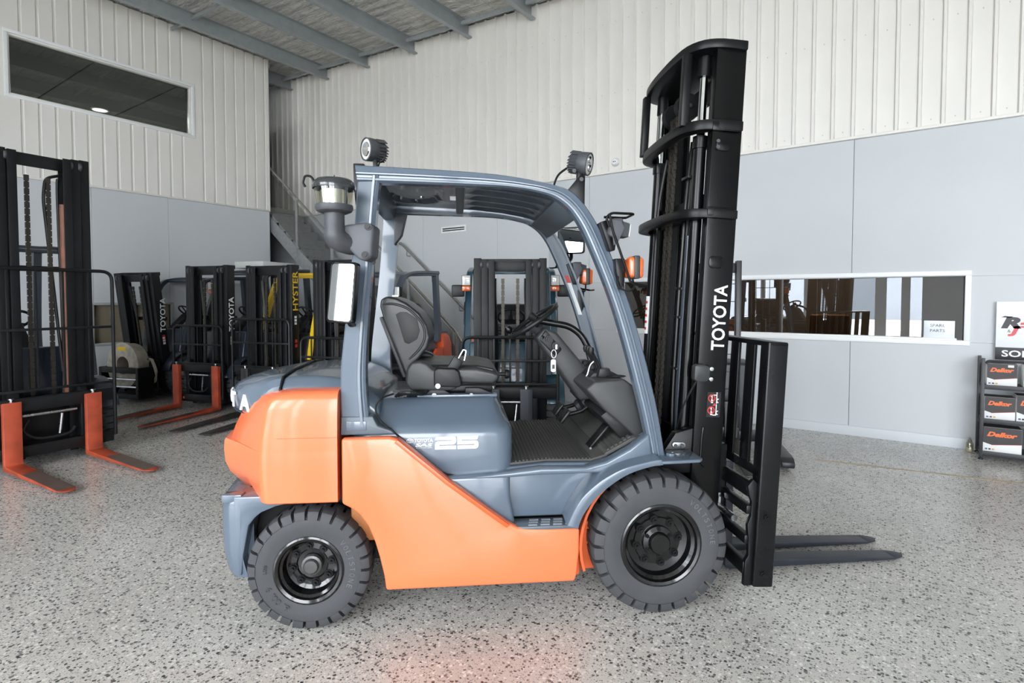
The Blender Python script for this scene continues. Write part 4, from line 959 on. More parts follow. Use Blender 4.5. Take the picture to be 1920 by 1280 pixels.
# crushing-hazard decal
with mp_('hazard_decal', mat('decal_black', (28, 28, 30), .3)) as bm: box(bm, 1.862, 1.932, -.4066, -.405, .89, 1.015)
dec = LAST[0]
for zc in (.925, .985):
    with part('hazard_ring', REDD, dec, xf=MT) as bm:
        n = 20; loft(bm, [[(1.885 + r*math.cos(2*PI*k/n), -.4072, zc + r*math.sin(2*PI*k/n)) for k in range(n + 1)] for r in (.019, .0145)], cap=False, closed=False)
        prism(bm, [(1.873, zc + .014), (1.876, zc + .017), (1.898, zc - .013), (1.895, zc - .016)], -.4075, -.4068)
    with part('hazard_figure', WHITE, dec, xf=MT) as bm:
        prism(bm, [(1.882, zc - .024), (1.884, zc + .004), (1.880, zc + .010), (1.888, zc + .014), (1.890, zc - .004), (1.893, zc - .024)], -.4071, -.4068)
        box(bm, 1.909, 1.913, -.4071, -.4066, zc - .026, zc + .03); box(bm, 1.893, 1.911, -.4071, -.4066, zc + (.014 if zc > .95 else -.026), zc + (.018 if zc > .95 else -.022))
        n = 8; loft(bm, [[(1.921 + r*math.cos(PI*.5 + PI*k/n), -.4072, zc - .012 + r*math.sin(PI*.5 + PI*k/n)) for k in range(n + 1)] for r in (.011, .007)], cap=False, closed=False)
with part('hazard_triangle', REDD, dec, xf=MT) as bm: prism(bm, [(1.892, .948), (1.909, .948), (1.9005, .963)], -.4072, -.4066)

# ---- carriage, load backrest and forks
BR = mat('backrest_black', (17, 17, 19), .3, spec=.35, var=.2, scale=5)
for s in (-1, 1):
    with mp_('backrest_post', BR, .008, 3) as bm:
        prism(bm, [(2.085, s*.545), (2.185, s*.545), (2.185, s*.530), (2.10, s*.530), (2.10, s*.47), (2.085, s*.47)], .10, 1.285, axis='z')
    for z in (.44, .165):
        with mp_('post_bolt', BLACKM) as bm: cyl(bm, (2.13, s*.545, z), (2.13, s*.553, z), .016, 6); cyl(bm, (2.13, s*.553, z), (2.13, s*.558, z), .008, 10)
    with mp_('carriage_side_plate', BLACKM, .004) as bm:
        prism(bm, [(2.045, .10), (2.085, .10), (2.085, .60), (2.06, .62), (2.035, .585), (2.045, .54), (2.06, .51), (2.06, .44), (2.045, .40), (2.055, .33), (2.06, .25), (2.045, .22)], s*.53, s*.505)
with mp_('backrest_top_bar', BR, .008, 3) as bm: box(bm, 2.085, 2.185, -.545, .545, 1.262, 1.287)
with mp_('backrest_bottom_bar', BR, .004) as bm: box(bm, 2.085, 2.105, -.53, .53, .63, .675)
for y in (-.372, -.217, -.062, .062, .217, .372):
    with mp_('backrest_slat', BR, .003) as bm: box(bm, 2.088, 2.104, y - .042, y + .042, .675, 1.264)
for z0, z1 in ((.53, .60), (.445, .49), (.30, .345), (.15, .215)):
    with mp_('carriage_bar', BLACKM, .008) as bm: box(bm, 2.04, 2.08, -.52, .52, z0, z1)
for s in (-1, 1):
    with mp_('carriage_plate', BLACKM, .006) as bm: box(bm, 1.93, 2.06, s*.20, s*.26, .14, .72)
with mp_('side_shift_cylinder', STEEL) as bm: cyl(bm, (2.02, -.45, .40), (2.02, .1, .40), .017, 12)
with mp_('grease_fitting', CHROME, .003) as bm: box(bm, 1.99, 2.03, -.285, -.265, .34, .47)
FORK = mat('fork_steel', (50, 53, 60), .42, metal=.3, var=.15, scale=10)
for y0 in (-.205, .0):
    with part('fork', FORK, T, bevel=.003) as bm:
        y1 = y0 + .10
        prism(bm, [(2.105, .60), (2.105, .035), (2.115, .016), (2.135, .010), (2.60, .012), (3.10, .016), (3.10, .028), (2.60, .045), (2.16, .052), (2.145, .065), (2.145, .60)], y0, y1)
        prism(bm, [(3.098, y0), (3.16, y0 + .02), (3.185, y0 + .05), (3.16, y1 - .02), (3.098, y1)], .0165, .0275, axis='z')
# ================================================================== THE OTHER FORKLIFTS
NAVY = mat('navy_paint', (40, 48, 60), .35, coat=.3, var=.06)
TEAL = mat('teal_paint', (22, 62, 78), .32, coat=.4, var=.06)
YEL = mat('yellow_paint', (226, 188, 30), .36, coat=.3, var=.04)
YLET = mat('yellow_decal', (228, 190, 40), .4)
ORW = mat('worn_orange', (166, 68, 42), .55, var=.3, scale=7)
BLKD = mat('dusty_black', (19, 20, 22), .45, spec=.35, var=.2, scale=8)
GALVD = mat('cover_acrylic', (200, 202, 200), .25, spec=.6)
def truck(loc, rz, label, body, cw, hm=1.90, hg=1.95, fork_m=None, fork_y=(.30,), guard_m=None, brand=None, brand_m=None, tilt=0., fork_z=.02, backrest=(.44, .70, 1.15), left_text=True, nslat=6, mid=True, shank=None, fork_dark=None, sense=1., mast_w=.36, body_lo=None, bz=None, bl=.46, bh=.085):
    t = tag(empty('forklift', loc, rz), label, 'forklift')
    guard_m = guard_m or body
    g = hg/2.078; X = .92
    def P(name, m, bevel=0., seg=2, xf=None, smooth=38): return part(name, m, t, bevel=bevel, seg=seg, xf=xf, smooth=smooth)
    for s in (-1, 1):
        wheel(t, 1.45, s*.45, .31, .19, s, True, 'front_wheel', detail=False); wheel(t, 0, s*.42, .25, .15, s, False, 'rear_wheel', detail=False)
    with P('counterweight', cw, smooth=32) as bm:
        loft(bm, [[(x, y, z) for x, y in plan(side_x=sx, rear_c=rc, wdt=w_, front_x=.14)] for z, sx, rc, w_ in ((.56, -.06, -.34, .52), (.60, -.09, -.39, .53), (.72, -.10, -.40, .53), (.86, -.09, -.39, .53), (.96, -.04, -.33, .52), (1.0, .0, -.28, .49))])
    with P('rear_skirt', body, .02) as bm: box(bm, -.36, -.28, -.46, .46, .22, .57)
    with P('chassis', BLKD, .01) as bm: box(bm, -.28, 1.72, -.32, .32, .16, .58); box(bm, .32, 1.08, -.50, .50, .15, .44)
    with P('seat_base', body, .03, 3) as bm: loft(bm, [rr3(.13, .88, .46, .06, .44), rr3(.13, .88, .46, .07, .80), rr3(.16, .84, .42, .07, .93), rr3(.20, .80, .36, .06, .96)])
    with P('bonnet', body, .02, 3) as bm: box(bm, -.28, .30, -.38, .38, .90, 1.03)
    for s in (-1, 1):
        with P('side_panel', body_lo or body, .012) as bm: prism(bm, [(.15, .82), (.34, .82), (.60, .60), (.86, .42), (1.12, .40), (1.10, .16), (.31, .16), (.27, .40), (.15, .54)], s*.535, s*.49)
        with P('front_fender', body, .006) as bm:
            A = [PI*.10 + PI*.72*k/10 for k in range(11)]
            prism(bm, [(1.45 + .36*math.cos(a), .31 + .36*math.sin(a)) for a in A] + [(1.45 + .385*math.cos(a), .31 + .385*math.sin(a)) for a in reversed(A)], s*.55, s*.37)
    with P('front_cowl', body, .02, 3) as bm: prism(bm, [(1.05, .55), (1.05, .66), (1.33, .68), (1.36, 1.02), (1.46, 1.02), (1.55, .60), (1.5, .50)], -.44, .44)
    with P('floor_plate', MATR, .004) as bm: box(bm, .86, 1.34, -.43, .43, .64, .67)
    with P('seat_cushion', VINYL, .03, 3) as bm: prism(bm, [(.36, .97), (.36, 1.07), (.74, 1.09), (.80, 1.06), (.78, .98)], -.23, .23)
    with P('seat_back', VINYL, .035, 3) as bm: prism(bm, [(.36, 1.05), (.23, 1.36), (.26, 1.42), (.34, 1.41), (.40, 1.32), (.46, 1.08)], -.22, .22)
    with P('steering_column', PLASTIC_B, .012) as bm: prism(bm, [(1.02, 1.20), (1.07, 1.24), (1.38, .98), (1.36, .88)], -.07, .07)
    Ms_ = Matrix.Translation((1.01, 0, 1.27)) @ Matrix.Rotation(math.radians(-38), 4, 'Y')
    with P('steering_wheel', PLASTIC_B, xf=Ms_) as bm:
        tube(bm, [(.15*math.cos(2*PI*k/28), .15*math.sin(2*PI*k/28), .0) for k in range(28)], .013, 8, closed=True)
        for a in (0., 2.1, 4.2): cyl(bm, (0, 0, -.03), (.15*math.cos(a), .15*math.sin(a), 0), .011, 6)
        cyl(bm, (0, 0, -.05), (0, 0, .01), .035, 14)
    tq = [(x*X, z*g) for x, z in te]; bq = [(x*X, z*g if z > 1.2 else z) for x, z in be]
    for s in (-1, 1):
        with P('guard_side_frame', guard_m, smooth=24) as bm: band(bm, tq[::2], bq[::2], [(0, -.43*s), (0, -.485*s), (.45, -.50*s), (.6, -.49*s), (1, -.485*s), (1, -.43*s)])
        with P('guard_rear_post', guard_m, smooth=24) as bm: band(bm, [(x*X, z*g if z > 1.2 else z) for x, z in sp2(PR_O, 3)], [(x*X, z*g if z > 1.2 else z) for x, z in sp2(PR_I, 3)], [(0, -.42*s), (0, -.485*s), (1, -.49*s), (1, -.42*s)])
    with P('roof_panel', guard_m, .004) as bm:
        rp = [(x, z - .02) for x, z in tq[::3] if x < 1.05]
        prism(bm, rp + [(x, z - .032) for x, z in reversed(rp)], -.43, .43)
    for k in range(5):
        with P('roof_bar', guard_m, .004) as bm: box(bm, .24 + .16*k, .27 + .16*k, -.43, .43, hg*.965, hg*.978)
    # mast
    MX = Matrix.Translation((1.62, 0, .2)) @ Matrix.Rotation(tilt, 4, 'Y') @ Matrix.Translation((-1.62, 0, -.2))
    def Q(name, m, bevel=0., smooth=38): return part(name, m, t, bevel=bevel, xf=MX, smooth=smooth)
    mw = mast_w
    for s in (-1, 1):
        with Q('mast_outer_rail', BLKD, .003) as bm: prism(bm, csec(1.62, 1.75, mw + .045, mw - .03, .014, s), .10, hm, axis='z')
        with Q('mast_middle_rail', BLKD, .003) as bm: prism(bm, csec(1.65, 1.77, mw - .033, mw - .10, .014, s), .08, hm - .01, axis='z')
        with Q('mast_inner_rail', BLKD, .003) as bm: prism(bm, csec(1.67, 1.79, mw - .105, mw - .165, .014, s), .06, hm - .02, axis='z')
        for dy in (-.032, -.10):
            with Q('mast_roller', CAST) as bm: lathe(bm, [(0, -.014), (.038, -.014), (.042, -.008), (.042, .008), (.038, .014), (0, .014)], 18, (1.745, s*(mw + dy), hm - .07))
        with Q('lift_cylinder', BLACKG) as bm: cyl(bm, (1.60, s*(mw - .06), .35), (1.60, s*(mw - .06), hm - .12), .026, 14)
        with Q('lift_chain', CHAIN) as bm:
            for k in range(int((hm - .7)/.06)): box(bm, 1.70, 1.72, s*.075 - .016, s*.075 + .016, .55 + .06*k, .602 + .06*k)
            box(bm, 1.706, 1.714, s*.075 - .01, s*.075 + .01, .5, hm - .25)
    with Q('top_cross_member', BLKD, .004) as bm: box(bm, 1.60, 1.63, -mw - .04, mw + .04, hm - .05, hm)
    with Q('inner_cross_member', BLKD, .004) as bm: box(bm, 1.70, 1.73, -mw + .09, mw - .09, hm - .13, hm - .03)
    if mid:
        with Q('rear_cross_member', BLKD, .004) as bm: box(bm, 1.59, 1.62, -mw - .05, mw + .05, hm*.62, hm*.62 + .05)
        with Q('mast_cross_plate', BLKD, .004) as bm: box(bm, 1.66, 1.69, -mw + .1, mw - .1, .45, .58)
    with Q('hydraulic_hose', PLASTIC_B) as bm:
        for y in (-.17, -.15, .15): tube(bm, spline([(1.68, y, .5), (1.66, y + .02, 1.0), (1.68, y, hm - .4), (1.70, y, hm - .2)]), .011, 7)
    # carriage
    bw, bz0, bz1 = backrest
    with Q('carriage_bar', BLKD, .008) as bm: prism(bm, [(1.84, .50), (1.84, .60), (1.86, .62), (1.89, .62), (1.90, .60), (1.90, .50)], -.46, .46)
    with Q('carriage_bar', BLKD, .008) as bm: box(bm, 1.84, 1.90, -.46, .46, .10, .20)
    for y in (-.24, .24):
        with Q('carriage_plate', BLKD, .005) as bm: prism(bm, [(1.76, .10), (1.88, .10), (1.88, .60), (1.85, .66), (1.80, .66), (1.76, .60)], y - .03, y + .03)
    with Q('side_shift_cylinder', STEEL) as bm: cyl(bm, (1.87, -.20, .46), (1.87, .18, .46), .016, 10); cyl(bm, (1.88, .05, .26), (1.88, .07, .44), .012, 8)
    with Q('carriage_hose', PLASTIC_B) as bm: tube(bm, spline([(1.885, .16, .30), (1.90, .10, .25), (1.90, -.1, .25), (1.89, -.2, .33), (1.88, -.16, .42)]), .012, 8)
    for y in (-.28, .28):
        with Q('carriage_bolt', CHROME) as bm: cyl(bm, (1.90, y, .15), (1.91, y, .15), .018, 10)
    with Q('backrest_frame', BLKD, .0) as bm: tube(bm, bend([(1.90, -bw, .16), (1.90, -bw, bz1), (1.90, bw, bz1), (1.90, bw, .16)], .09, 5), .016, 8)
    for z in (bz0, .5*(bz0 + bz1)):
        with Q('backrest_rail', BLKD, .003) as bm: box(bm, 1.892, 1.908, -bw, bw, z - .012, z + .012)
    for k in range(1, nslat):
        y = -bw + 2*bw*k/nslat
        with Q('backrest_slat', BLKD, .002) as bm: box(bm, 1.895, 1.905, y - .008, y + .008, bz0, bz1)
    fm = fork_m or FORK
    if fork_y is not None:
        ys = fork_y if len(fork_y) == 2 else (-fork_y[0], fork_y[0])
        for y in ys:
            y0, y1 = y - .06, y + .06; z = fork_z
            with P('fork', fm, .004) as bm:
                prism(bm, [(1.905, .59), (1.905, z + .02), (1.92, z), (2.9, z + .002), (2.93, z + .006), (2.93, z + .016), (2.2, z + .036), (1.97, z + .045), (1.955, z + .06), (1.955, .60)], y0, y1)
                prism(bm, [(2.928, y0), (2.985, y0 + .02), (3.0, y0 + .05), (3.0, y1 - .05), (2.985, y1 - .02), (2.928, y1)], z + .007, z + .0155, axis='z')
            fk = LAST[0]
            with part('fork_pin', STEEL, fk) as bm: cyl(bm, (1.93, y, .595), (1.93, y, .625), .012, 8); cyl(bm, (1.93, y, .622), (1.93, y, .63), .022, 10)
            if fork_dark:
                with part('worn_blade', fork_dark, fk) as bm: prism(bm, [(2.30, y0 + .002), (2.985, y0 + .021), (2.998, y0 + .05), (2.998, y1 - .05), (2.985, y1 - .021), (2.30, y1 - .002)], z + .0335, z + .0345, axis='z') if False else loft(bm, [[(x, y0 + .003, zz), (x, y1 - .003, zz), (x, y1 - .003, zz + .0012), (x, y0 + .003, zz + .0012)] for x, zz in ((2.28, z + .0345), (2.93, z + .0158))])
    if brand:
        s = 1 if left_text else -1
        zb = bz or hm*.54
        text(brand, brand_m or WHITE, t, MX @ Vector((1.685 - bh/2*s, s*(mw + .047), zb)), (0, 0, 1), (s, 0, 0), bl, bh, bold=.015)
        with Q('rail_sticker', WHITE) as bm:
            for k in range(3): box(bm, 1.665, 1.705, s*(mw + .0455), s*(mw + .047), zb - .18 + .04*k, zb - .15 + .04*k)
        with Q('hazard_decal', REDD) as bm:
            for k in range(2): box(bm, 1.66, 1.70, s*(mw + .0455), s*(mw + .047), .86 + .06*k, .90 + .06*k)
    return t
def pose(face, deg, fx=1.90): a = math.radians(deg); return (face[0] - fx*math.cos(a), face[1] - fx*math.sin(a), 0), a
def on_guard_lamp(t, x, y, z, amber=True, s=1):
    with part('indicator', LENSO, t, bevel=.008) as bm: box(bm, x, x + .05, y - .045, y + .045, z, z + .055)
    with part('headlamp', PLASTIC_B, t, bevel=.01) as bm: box(bm, x - .03, x + .03, y - .05, y + .05, z + .055, z + .17)
    with part('lamp_lens', LENSC, LAST[0], bevel=.006) as bm: box(bm, x + .03, x + .045, y - .044, y + .044, z + .06, z + .165)
    with part('lamp_stalk', PLASTIC_B, t) as bm: tube(bm, bend([(x - .02, y, z + .08), (x - .06, y, z + .08), (x - .08, y*.96, z + .02)], .02), .012, 8)

# near left: tall mast, worn orange forks
loc, a = pose((-6.22, 1.68), 4.5)
t2 = truck(loc, a, 'forklift with tall open black mast and wide-set worn orange forks with grey blades', NAVY, mat('navy_cw', (44, 52, 66), .4), hm=2.79, hg=2.06, fork_m=ORW, fork_y=(.285,), backrest=(.47, .68, 1.74), nslat=5, fork_dark=mat('worn_blade_grey', (104, 88, 80), .5, metal=.2, var=.2, scale=14), mast_w=.325)
with part('lift_cylinder_primer', RUST, t2) as bm: cyl(bm, (1.735, .175, .6), (1.735, .175, 2.35), .032, 16)
with part('bent_pipe', BLKD, t2) as bm: tube(bm, bend([(1.70, .15, .8), (1.70, .04, 2.40), (1.70, .06, 2.58), (1.70, .16, 2.62)], .08, 5), .013, 8)

ROW = 'forklifts parked in the back row'
# against the left wall: mast leaning forward, drum clamp instead of forks
loc, a = pose((-9.22, 3.50), -72)
t3 = truck(loc, a, 'dark forklift with forward-leaning mast carrying a rusty white drum clamp', NAVY, mat('navy_cw', (44, 52, 66)), hm=1.88, hg=1.86, fork_y=None, tilt=math.radians(7), brand='TOYOTA', bz=1.0, bl=.50, backrest=(.44, .60, .64), nslat=1)
DRUM = mat('rusty_white_drum', (186, 178, 164), .55, var=.35, scale=9)
with part('clamp_drum', DRUM, t3) as bm: lathe(bm, [(.13, .02), (.135, .0), (.15, -.02), (.27, -.02), (.30, 0), (.31, .03), (.31, .10), (.33, .14), (.33, .20), (.13, .20), (.13, .02)], 36, (1.93, 0, .52), axis='x')
with part('drum_label', YLET, t3) as bm: box(bm, 2.128, 2.136, -.09, .09, .735, .79)
with part('clamp_frame', BLKD, t3, bevel=.008) as bm: box(bm, 1.95, 2.20, .36, .42, .05, .50); box(bm, 1.95, 2.20, -.42, -.36, .05, .50); box(bm, 2.14, 2.20, -.36, .36, .42, .50); box(bm, 2.10, 2.18, -.36, .36, .05, .12)
with part('clamp_rod', CHROME, t3) as bm: cyl(bm, (2.16, -.36, .33), (2.16, .36, .33), .016, 12); cyl(bm, (2.16, -.36, .22), (2.16, .36, .22), .016, 12)
with part('clamp_hose', mat('pale_hose', (150, 142, 128), .6), t3) as bm:
    for k in range(3): tube(bm, spline([(1.95, .30, .55 + .03*k), (2.0, .42 + .02*k, .60), (2.0, .50 + .02*k, .45), (1.95, .46, .30 + .04*k), (1.93, .36, .25)]), .010, 6)

loc, a = pose((-7.66, 3.62), -74)
t4 = truck(loc, a, 'black-masted forklift with orange fork shanks and a clear cover on its roof', NAVY, mat('navy_cw', (44, 52, 66)), hm=1.93, hg=1.94, fork_m=ORW, fork_y=(.38,), brand='TOYOTA', backrest=(.47, .62, 1.12), nslat=6, fork_dark=mat('dark_blade', (62, 52, 48), .45, metal=.3, var=.2, scale=12))
with part('rain_cover', GALVD, t4, bevel=.006) as bm: box(bm, .35, 1.0, -.3, .3, 1.935, 2.03)
on_guard_lamp(t4, 1.30, -.42, 1.55); on_guard_lamp(t4, 1.30, .42, 1.55)

loc, a = pose((-6.60, 3.88), -74)
t5 = truck(loc, a, 'forklift with yellow overhead guard and black mast lettered in yellow', BLKD, mat('yellow_cw', (214, 176, 30), .4), hm=1.91, hg=1.88, fork_m=mat('bare_fork', (64, 62, 60), .4, metal=.5, var=.2), fork_y=(.24,), guard_m=YEL, brand='HYSTER', brand_m=YLET, bz=1.33, bl=.50, bh=.095, backrest=(.50, .62, 1.22), nslat=7, body_lo=BLKD)
on_guard_lamp(t5, 1.30, .45, 1.5)

loc, a = pose((-5.06, 3.80), -74)
t6 = truck(loc, a, 'slate-framed forklift with orange sides parked between the yellow and the teal one', mat('slate_frame', (66, 74, 86), .35, coat=.3), mat('orange_cw', (226, 92, 44), .4, coat=.3), hm=1.92, hg=1.85, fork_m=FORK, fork_y=(.26,), backrest=(.46, .62, 1.05), nslat=6, body_lo=mat('orange_cw', (226, 92, 44)))
on_guard_lamp(t6, 1.28, .50, 1.45)

loc, a = pose((-3.13, 4.42), -55.5)
t7 = truck(loc, a, 'teal forklift with wide black mast and amber and white lamps on both guard pillars', TEAL, mat('orange_cw', (226, 92, 44)), hm=1.885, hg=1.87, fork_m=FORK, fork_y=(.16,), backrest=(.47, .64, 1.10), nslat=6, mast_w=.32)
on_guard_lamp(t7, 1.40, -.47, 1.56); on_guard_lamp(t7, 1.40, .47, 1.56)
with part('chassis_flank', mat('orange_cw', (226, 92, 44)), t7, bevel=.01) as bm: box(bm, 1.32, 1.50, .46, .53, .62, .78)
for s in (-1, 1):
    with part('side_mirror', PLASTIC_B, t7, bevel=.015) as bm: box(bm, 1.30, 1.33, s*.50, s*.64, 1.50, 1.63)
    with part('grab_handle', BLACKG, t7) as bm: tube(bm, bend([(1.22, s*.46, 1.50), (1.26, s*.50, 1.44), (1.32, s*.50, 1.20), (1.33, s*.46, 1.12)], .03), .010, 8)

for q in (t3, t4, t5, t6): q.scale = (1, .9, 1)
t2.scale = (1, 1.05, 1)
# ================================================================== STAIRS
S = tag(empty('staircase', (-7.7, 6.55, 0)), 'galvanised steel staircase with mid landing climbing along the back wall', 'staircase')
OX = Matrix.Translation((7.7, -6.55, 0))
def Sp(name, m=None, bevel=0.): return part(name, m or GALVS, S, bevel=bevel, xf=OX)
V0, V1 = 6.16, 6.90
def flight(u0, z0, u1, z1, n):
    du = (u1 - u0)/n; dz = (z1 - z0)/n
    for i in range(n):
        ua = u0 + du*i; za = z0 + dz*(i + 1)
        with Sp('tread', bevel=.003) as bm: box(bm, min(ua, ua + du*1.12), max(ua, ua + du*1.12), V0 + .02, V1 - .02, za - .035, za)
        with Sp('riser') as bm: box(bm, ua + du*1.05 - .003, ua + du*1.05 + .003, V0 + .02, V1 - .02, za, za + dz - .035)
    for v in (V0, V1):
        with Sp('stringer', bevel=.003) as bm: prism(bm, [(u0 + .10, z0), (u0 + .10, z0 + .12), (u1, z1 + .06), (u1, z1 - .20), (u0 - .12, z0)] if z0 < .1 else [(u0 + .05, z0 - .20), (u0 + .05, z0 + .10), (u1, z1 + .06), (u1, z1 - .22)], v - .008, v + .008)
flight(-5.30, 0, -7.20, 1.56, 9); flight(-8.20, 1.56, -10.25, 3.15, 9)
with Sp('landing', bevel=.004) as bm: box(bm, -8.28, -7.18, V0, V1, 1.50, 1.56)
for u in (-8.2, -7.25):
    with Sp('landing_leg', bevel=.003) as bm: box(bm, u - .04, u + .04, V0, V0 + .08, 0, 1.50)
R_ = .021
with Sp('handrail', mat('polished_rail', (176, 176, 172), .25, metal=.8)) as bm: tube(bm, bend([(-4.86, V0, .80), (-5.18, V0, .80), (-5.33, V0, 1.0), (-7.22, V0, 2.52), (-8.15, V0, 2.52), (-10.2, V0, 4.12)], .06), R_, 10)
with Sp('wall_handrail', MATS['polished_rail']) as bm: tube(bm, bend([(-5.30, 6.90, .95), (-5.42, 6.90, 1.02), (-7.24, 6.90, 2.46), (-7.45, 6.90, 2.46), (-7.45, 6.97, 2.46)], .05), R_, 10)
for u in (-7.1, -6.5, -5.9):
    with Sp('rail_bracket') as bm: tube(bm, bend([(u, 6.99, 2.44 - (u + 7.24)*.79 - .10), (u, 6.90, 2.44 - (u + 7.24)*.79 - .10), (u, 6.90, 2.44 - (u + 7.24)*.79)], .03), .010, 8)
def rail_z(u): return 1.0 + (u + 5.33)*(-.8042) if u > -7.22 else (2.52 if u > -8.15 else 2.52 + (u + 8.15)*(-.7805))
for u in (-5.32, -6.3, -7.2, -8.18, -9.2, -10.15):
    with Sp('baluster_post', bevel=.002) as bm: box(bm, u - .02, u + .02, V0 - .02, V0 + .02, max(0, rail_z(u) - 1.08), rail_z(u))
with Sp('mesh_panel', glass_mat('perforated_infill', (228, 228, 226), .0)) as bm: prism(bm, [(-8.2, 1.68), (-8.2, 2.45), (-10.12, 3.98), (-10.12, 3.2)], V0 - .002, V0 + .002); prism(bm, [(-5.4, .2), (-5.4, 1.0), (-7.2, 2.45), (-7.2, 1.65)], V0 - .002, V0 + .002)

# ================================================================== WALL ITEMS
vt = tag(empty('air_vent', (-6.1, VB, 2.63)), 'white two-slot air grille on the grey back wall', 'vent')
Xv = Matrix.Translation((6.1, -VB, -2.63))
with part('grille_frame', TRIMW, vt, bevel=.003, xf=Xv) as bm: frame_u(bm, -6.37, -5.83, 2.575, 2.685, .03, VB - .014, VB); box(bm, -6.34, -5.86, VB - .012, VB, 2.622, 2.638)
with part('slot', DARK, vt, xf=Xv) as bm: box(bm, -6.345, -5.855, VB - .006, VB - .003, 2.60, 2.66)
sn = tag(empty('socket_outlet', (-3.2, VB - .03, 3.32)), 'small round white sensor on the ribbed cladding beside the mast', 'sensor')
with part('cover', TRIMW, sn, bevel=.0) as bm: lathe(bm, [(0, -.03), (.035, -.03), (.045, -.022), (.05, -.008), (.055, 0), (.055, .02)], 24)
for q in (-.012, .012):
    with part('sensor_eye', DARK, sn) as bm: cyl(bm, (q, -.0315, 0), (q, -.029, 0), .008, 10)
sn.name = 'wall_sensor'
PAPER = mat('laminated_paper', (226, 232, 238), .2, coat=.3)
INK = mat('ink_grey', (92, 94, 98), .5)
sg = tag(empty('paper_sign', (.31, VB + .02, 1.075)), 'white laminated paper sign reading SPARE PARTS inside the office window', 'sign')
with part('sheet', PAPER, sg, bevel=.001) as bm: box(bm, -.124, .124, -.0012, .0012, .01, .184)
text('SPARE', INK, sg, (-.072, -.002, .122), (1, 0, 0), (0, 0, 1), .118, .028, extrude=.0006, bold=.01)
text('PARTS', INK, sg, (-.072, -.002, .070), (1, 0, 0), (0, 0, 1), .118, .028, extrude=.0006, bold=.01)
with part('sign_stand', glass_mat('clear_glass', (235, 238, 238), .02), sg) as bm: box(bm, -.128, .128, .002, .004, .01, .188)
with part('stand_foot', TRIMW, sg, bevel=.002) as bm: box(bm, -.13, .13, -.012, .03, .0095, .0135)

# dealer sign standing on the rack
bd = tag(empty('sign_board', (.735, 6.955, .905)), 'white dealer sign board with black and red initials, leaning above the battery rack', 'sign')
BLK_T = mat('sign_black', (44, 42, 48), .45); REDL = mat('sign_red', (216, 78, 84), .45)
with part('board', mat('sign_white', (238, 240, 242), .4), bd, bevel=.002) as bm: box(bm, 0, .80, -.012, 0, .115, .548)
with part('lower_band', BLK_T, bd, bevel=.002) as bm: box(bm, 0, .80, -.013, 0, 0, .115)
text('SOLD HERE', mat('sign_letter', (240, 240, 242), .4), bd, (.045, -.014, .028), (1, 0, 0), (0, 0, 1), .56, .062, extrude=.001, bold=.02)
text('R', BLK_T, bd, (.035, -.013, .295), (1, 0, 0), (0, 0, 1), .145, .108, extrude=.001, bold=.06, shear=.25)
text('J', REDL, bd, (.085, -.013, .222), (1, 0, 0), (0, 0, 1), .085, .098, extrude=.001, bold=.06, shear=.25)
text('&', BLK_T, bd, (.083, -.013, .258), (1, 0, 0), (0, 0, 1), .022, .026, extrude=.001)
with part('letter_tail', REDL, bd) as bm: prism(bm, [(.12, .30), (.125, .315), (.26, .325), (.25, .308)], -.014, -.012); prism(bm, [(.17, .33), (.175, .352), (.34, .362), (.33, .335)], -.014, -.012)
with part('letter_tail_dark', BLK_T, bd) as bm: prism(bm, [(.035, .40), (.06, .412), (.12, .407), (.10, .395)], -.014, -.012)

# rack with boxed batteries
rk = tag(empty('display_rack', (.62, 6.62, 0)), 'black tubular display rack of boxed batteries against the back wall', 'rack')
RKM = mat('rack_black', (48, 48, 52), .45)
Xr = Matrix.Translation((-.62, -6.62, 0)); RD0, RD1, RW1 = 6.64, 6.94, 1.62
for u in (.622, RW1):
    for v in (RD0, RD1):
        with part('leg', RKM, rk, bevel=.003, xf=Xr) as bm: box(bm, u - .013, u + .013, v - .013, v + .013, .025, .935)
        with part('foot', PLASTIC_B, rk, xf=Xr) as bm: lathe(bm, [(0, 0), (.020, 0), (.018, .012), (.008, .016), (.008, .028), (0, .028)], 12, (u, v, 0), axis='z')
    with part('side_bar', RKM, rk, bevel=.003, xf=Xr) as bm: box(bm, u - .01, u + .01, RD0, RD1, .90, .92)
with part('top_bar', RKM, rk, xf=Xr) as bm: tube(bm, bend([(.64, RD0, .885), (.655, RD0, .912), (RW1, RD0, .912)], .02), .011, 8)
for z in (.68, .37, .07):
    with part('shelf', RKM, rk, bevel=.003, xf=Xr) as bm: box(bm, .625, RW1, RD0 - .008, RD1, z - .022, z + .006); box(bm, .625, RW1, RD0 - .012, RD0 - .006, z - .028, z + .014)
BOXW = mat('box_white', (232, 232, 230), .5); BOXB = mat('box_black', (52, 48, 50), .5); BOXO = mat('box_orange', (240, 112, 52), .45)
